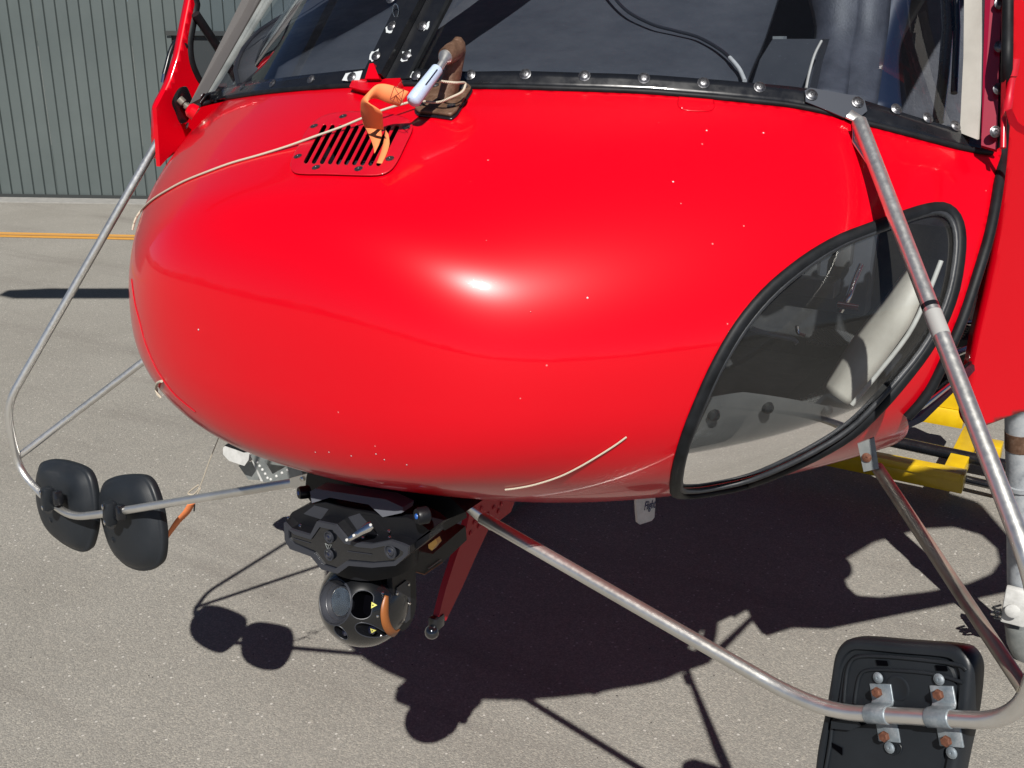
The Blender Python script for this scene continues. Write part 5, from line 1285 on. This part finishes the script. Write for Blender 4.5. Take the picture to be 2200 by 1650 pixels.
for h in holes:
    A_ = np.array([tuple(v) for v in V2]); fr_ = (A_-np.array(BC)) @ np.array(BA) > 0
    lc = np.stack([(A_-np.array(BC)) @ np.array(ua), (A_-np.array(BC)) @ np.array(va2)], 1); V2, F2 = clip(V2, F2, hole_g(lc, fr_, h))
ball = meshobj("turret_ball", V2, F2, GLM, gm)
ball.data.materials[0] = newmat("ball_black", (.006, .0065, .008), .22, Coat_Weight=.6, Coat_Roughness=.12)
def well(outline2, depth, name, m, floor=True, rim=None):
    # walls from the ball surface inward along the optical axis
    n = len(outline2); top = []; bot = []
    for (a_, b_2) in outline2:
        r2 = a_*a_+b_2*b_2; h = math.sqrt(max(BR*BR-r2, 0)); top.append(BC+ua*a_+va2*b_2+BA*h); bot.append(BC+ua*a_*.96+va2*b_2*.96+BA*(h-depth))
    fs = [(k, (k+1) % n, n+(k+1) % n, n+k) for k in range(n)]+([tuple(n+k for k in range(n))] if floor else [])
    o = meshobj(name, top+bot, fs, m, gm, auto=40); tube("aperture_rim", top, .0009, GLG, gm, closed=True, seg=6); return o
def circ2(c_, r, n=40): return [(c_[0]+cos(2*pi*k/n)*r, c_[1]+sin(2*pi*k/n)*r) for k in range(n)]
c_ = inax(LC, BC); hmin = math.sqrt(max(BR*BR-(np.linalg.norm(c_)+LR)**2, (BR*.15)**2))
hC = math.sqrt(max(BR*BR-(c_ @ c_), 0))
lensO = BC+ua*c_[0]+va2*c_[1]
top = [(a_, b_2) for a_, b_2 in circ2(c_, LR)]; well(top, .008, "lens_well", GLM, floor=False)
fc = BC+BA*(BR*.845)
ct = lathe("camera_lens", fc, BA, [(LR*.985, .0), (LR*.93, .003), (LR*.90, -.001), (LR*.66, -.014), (LR*.64, -.011), (LR*.60, -.011), (LR*.58, -.016), (LR*.52, -.016), (LR*.50, -.013), (LR*.46, -.013), (LR*.44, -.019), (LR*.38, -.019), (LR*.36, -.022)], GLG, gm, seg=48, auto=25, cap=False)
for (rr, hh2) in ((.63, -.0105), (.51, -.0125), (.43, -.018), (.36, -.021)):
    lathe("lens_ring", fc+BA*hh2, BA, [(LR*rr, 0), (LR*(rr-.012), .0006), (LR*(rr-.02), 0)], CHR, ct, seg=40)
lathe("front_element", fc-BA*.022, BA, [(LR*.37, 0), (LR*.28, .0035), (LR*.15, .0055), (0, .006)], LENS, ct, seg=32)
for (rr, hh2, tt) in ((.97, .0005, .0011), (.80, -.006, .0005), (.655, -.0125, .0008), (.56, -.015, .0007), (.47, -.0165, .0007), (.40, -.0195, .0008)):
    tube("lens_ring", [fc+BA*hh2+(ua*cos(a_3)+va2*sin(a_3))*LR*rr for a_3 in np.linspace(0, 2*pi, 41)[:-1]], tt, CHR if rr < .6 else BOL, ct, closed=True, seg=6)
# the other apertures
a_, b_2 = inax(holes[1][1], BC), inax(holes[1][2], BC); pr = holes[1][3]; e = b_2-a_; an = math.atan2(e[1], e[0])
pill = [(b_2[0]+cos(an-pi/2+pi*k/10)*pr, b_2[1]+sin(an-pi/2+pi*k/10)*pr) for k in range(11)]+[(a_[0]+cos(an+pi/2+pi*k/10)*pr, a_[1]+sin(an+pi/2+pi*k/10)*pr) for k in range(11)]
well(pill, .032, "window_well", VBL); 
for h in holes[2:]: well(circ2(inax(h[1], BC), h[2], 24), .014, "sensor_well", GLM)
for h in holes[2:]:
    cc2 = inax(h[1], BC); hh3 = math.sqrt(max(BR*BR-cc2 @ cc2, 0)); lathe("sensor_lens", BC+ua*cc2[0]+va2*cc2[1]+BA*(hh3-.014), BA, [(h[2]*.6, 0), (h[2]*.5, .003), (0, .005)], LENS, gm, seg=20)
# seal crescent
SA = [(826, 1279), (819, 1300), (817, 1320), (820, 1342), (828, 1358), (838, 1366), (848, 1365), (858, 1352)]; SB = [(834, 1281), (834, 1300), (834, 1320), (838, 1338), (845, 1350), (852, 1354), (858, 1351), (860, 1350)]
def ballstrip(name, SA, SB, m, off, par=gm):
    A = catmull([Vector((*p, 0)) for p in SA], 4); B = catmull([Vector((*p, 0)) for p in SB], 4); vs = []; fs = []
    for p, q in zip(A, B):
        for f in (0, .5, 1): r_ = p*(1-f)+q*f; s_ = onball(r_.x, r_.y); vs.append(s_+(s_-BC).normalized()*off)
    for i in range(len(A)-1): fs += [(3*i, 3*i+1, 3*i+4, 3*i+3), (3*i+1, 3*i+2, 3*i+5, 3*i+4)]
    o = meshobj(name, vs, fs, m, par); md = o.modifiers.new("thick", 'SOLIDIFY'); md.thickness = .001; return o
ballstrip("brown_seal", SA, SB, ORG, .0008)
for tr in ([(798, 1293), (810, 1300), (797, 1307)], [(795, 1349), (808, 1353), (798, 1359)]):
    P3 = [onball(*p) for p in tr]; nn_ = (sum(P3, Vector())/3-BC).normalized(); w3 = prism("warning_sticker", [p+nn_*.0012 for p in P3], nn_*.0004, STK, gm, smooth=False)
    cx3 = onball(sum(p[0] for p in tr)/3-1, sum(p[1] for p in tr)/3); lathe("sticker_dot", cx3+nn_*.0018, nn_, [(.0014, 0), (0, .0003)], BLK, w3, seg=8)
for q in [(822, 1274), (811, 1324), (819, 1366)]:
    s_ = onball(*q); nn_ = (s_-BC).normalized(); lathe("screw", s_, nn_, [(.0028, 0), (.0022, .0012), (0, .0016)], CHR, gm, seg=10)
# yoke: cheeks either side of the ball and the crown above
yk = .84*BR
def cheek(xv, sgn):
    bm = bmesh.new(); pts = []
    for k in range(25):
        a = -pi*k/24; pts.append(V(0, 0, 0)+Vector((xv, BC.y+cos(a)*BR*.42+BR*.30, BC.z-BR*.05+sin(a)*BR*.55)))
    pts = pts+[Vector((xv, BC.y-BR*.12, BC.z+BR*.95)), Vector((xv, BC.y+BR*.72, BC.z+BR*.95))]
    pts = pts[:25]+[pts[25], pts[26]]
    return prism("yoke_cheek", pts, Vector((sgn*.012, 0, 0)), GLM, gm, bev=.004, seg=3)
cheek(BC.x+BR*.74, 1); cheek(BC.x-BR*.74, -1)
lathe("yoke_crown", BC+Vector((0, BR*.35, BR*.90)), (0, 0, 1), [(BR*1.02, 0), (BR*1.02, .02), (BR*.92, .045), (BR*.6, .06), (BR*.4, .10), (0, .10)], GLM, gm, seg=32)
sp2 = [(862, 1276), (862, 1322), (868, 1343)]
cvx = BC.x+BR*.74+.0125
prism("cheek_panel", [onX(x, y, cvx/K) for x, y in [(851, 1262), (872, 1246), (880, 1250), (880, 1330), (870, 1338), (860, 1332), (852, 1316)]], Vector((.002, 0, 0)), GLG, gm, bev=.0008)
for q in [(853, 1276), (853, 1318), (867, 1331), (878, 1256), (880, 1297)]:
    lathe("screw", onX(q[0], q[1], cvx/K+.002), (1, -.2, 0), [(.0028, 0), (.0022, .0014), (0, .0018)], CHR, gm, seg=10)

# ================================================================== YELLOW GROUND TROLLEY
ty = thing("ground_trolley", "yellow steel ground handling trolley frame beneath the helicopter", "trolley", loc=tuple(V(.3, 3.0, 0)))
def bx(name, x0, x1, y0, y1, z0, z1, m, bev=.006): return box(name, V((x0+x1)/2, (y0+y1)/2, (z0+z1)/2), ((x1-x0)*K, (y1-y0)*K, (z1-z0)*K), m, ty, bev=bev)
# lower cross beam located from its top edge in the photo
lt = onZ(2072, 1022, .15); 
xr = lt.x/K; yr = lt.y/K
bx("front_beam", -.75, xr, yr, yr+.06, .085, .15, YEL, .003)
bx("beam_lip", -.75, xr-.01, yr-.008, yr-.001, .13, .156, YEL, .001)
ut = onZ(2072, 886, .19); xu, yu = ut.x/K, ut.y/K
bx("rear_beam", -.75, xu, yu, yu+.07, .125, .19, YEL, .003)
bx("side_rail", xr-.072, xr-.012, yr+.062, yu-.002, .085, .14, YEL, .003)
prism("gusset", [V(xu-.13, yu+.01, .192), V(xu-.005, yu+.01, .192), V(xu-.005, yu+.01, .215), V(xu-.055, yu+.01, .285), V(xu-.075, yu+.01, .275)], Vector((0, .02, 0)), YEL, ty, bev=.002)
bx("tow_stub", xr-.01, xr+.07, yu-.16, yu-.08, .07, .14, YEL)
tube("axle", [V(xu-.5, yu-.25, .13), V(xu+.75, yu-.32, .13)], .028, BLK, ty, seg=14)
tube("drawbar", [V(xr-.3, yr+.22, .06), V(xr+.55, yr+.15, .06)], .018, BLK, ty, seg=12)
for sx in (-.7, xu+.5):
    lathe("trolley_wheel", V(sx, yu+.05, .12), (1, 0, 0), [(.05, -.05), (.15, -.045), (.162, -.02), (.162, .02), (.15, .045), (.05, .05)], RUB, ty, seg=28)

# bolted-on assemblies belong to the helicopter: their main piece becomes the part, the rest its sub-parts
def absorb(root, main_name, new_name, label=None):
    kids = [o for o in bpy.data.objects if o.parent == root]
    main = [o for o in kids if o.name.split('.')[0] == main_name][0]
    for o in kids:
        sub = [q for q in bpy.data.objects if q.parent == o]
        for q in sub: q.parent = heli if o is main else main
        if o is not main: o.parent = main; o.matrix_parent_inverse = Matrix.Identity(4)
        for q in sub: q.matrix_parent_inverse = Matrix.Identity(4) if q.parent is not heli else Matrix.Translation(-world_loc(heli))
    main.parent = heli; main.matrix_parent_inverse = Matrix.Translation(-world_loc(heli)); main.name = new_name
    if label: main['label'] = label
    bpy.data.objects.remove(root)
absorb(lf, "bent_tube", "mirror_frame", "steel tube frame on the left carrying two small mirrors")
absorb(rf_, "bent_tube", "mirror_frame", "bright steel tube frame on the right carrying one large mirror")
absorb(pit, "mast", "pitot_tube", "corroded brown probe mast below the windshield post")
absorb(st, "side_plate", "riveted_step", "pale grey riveted step bracket")
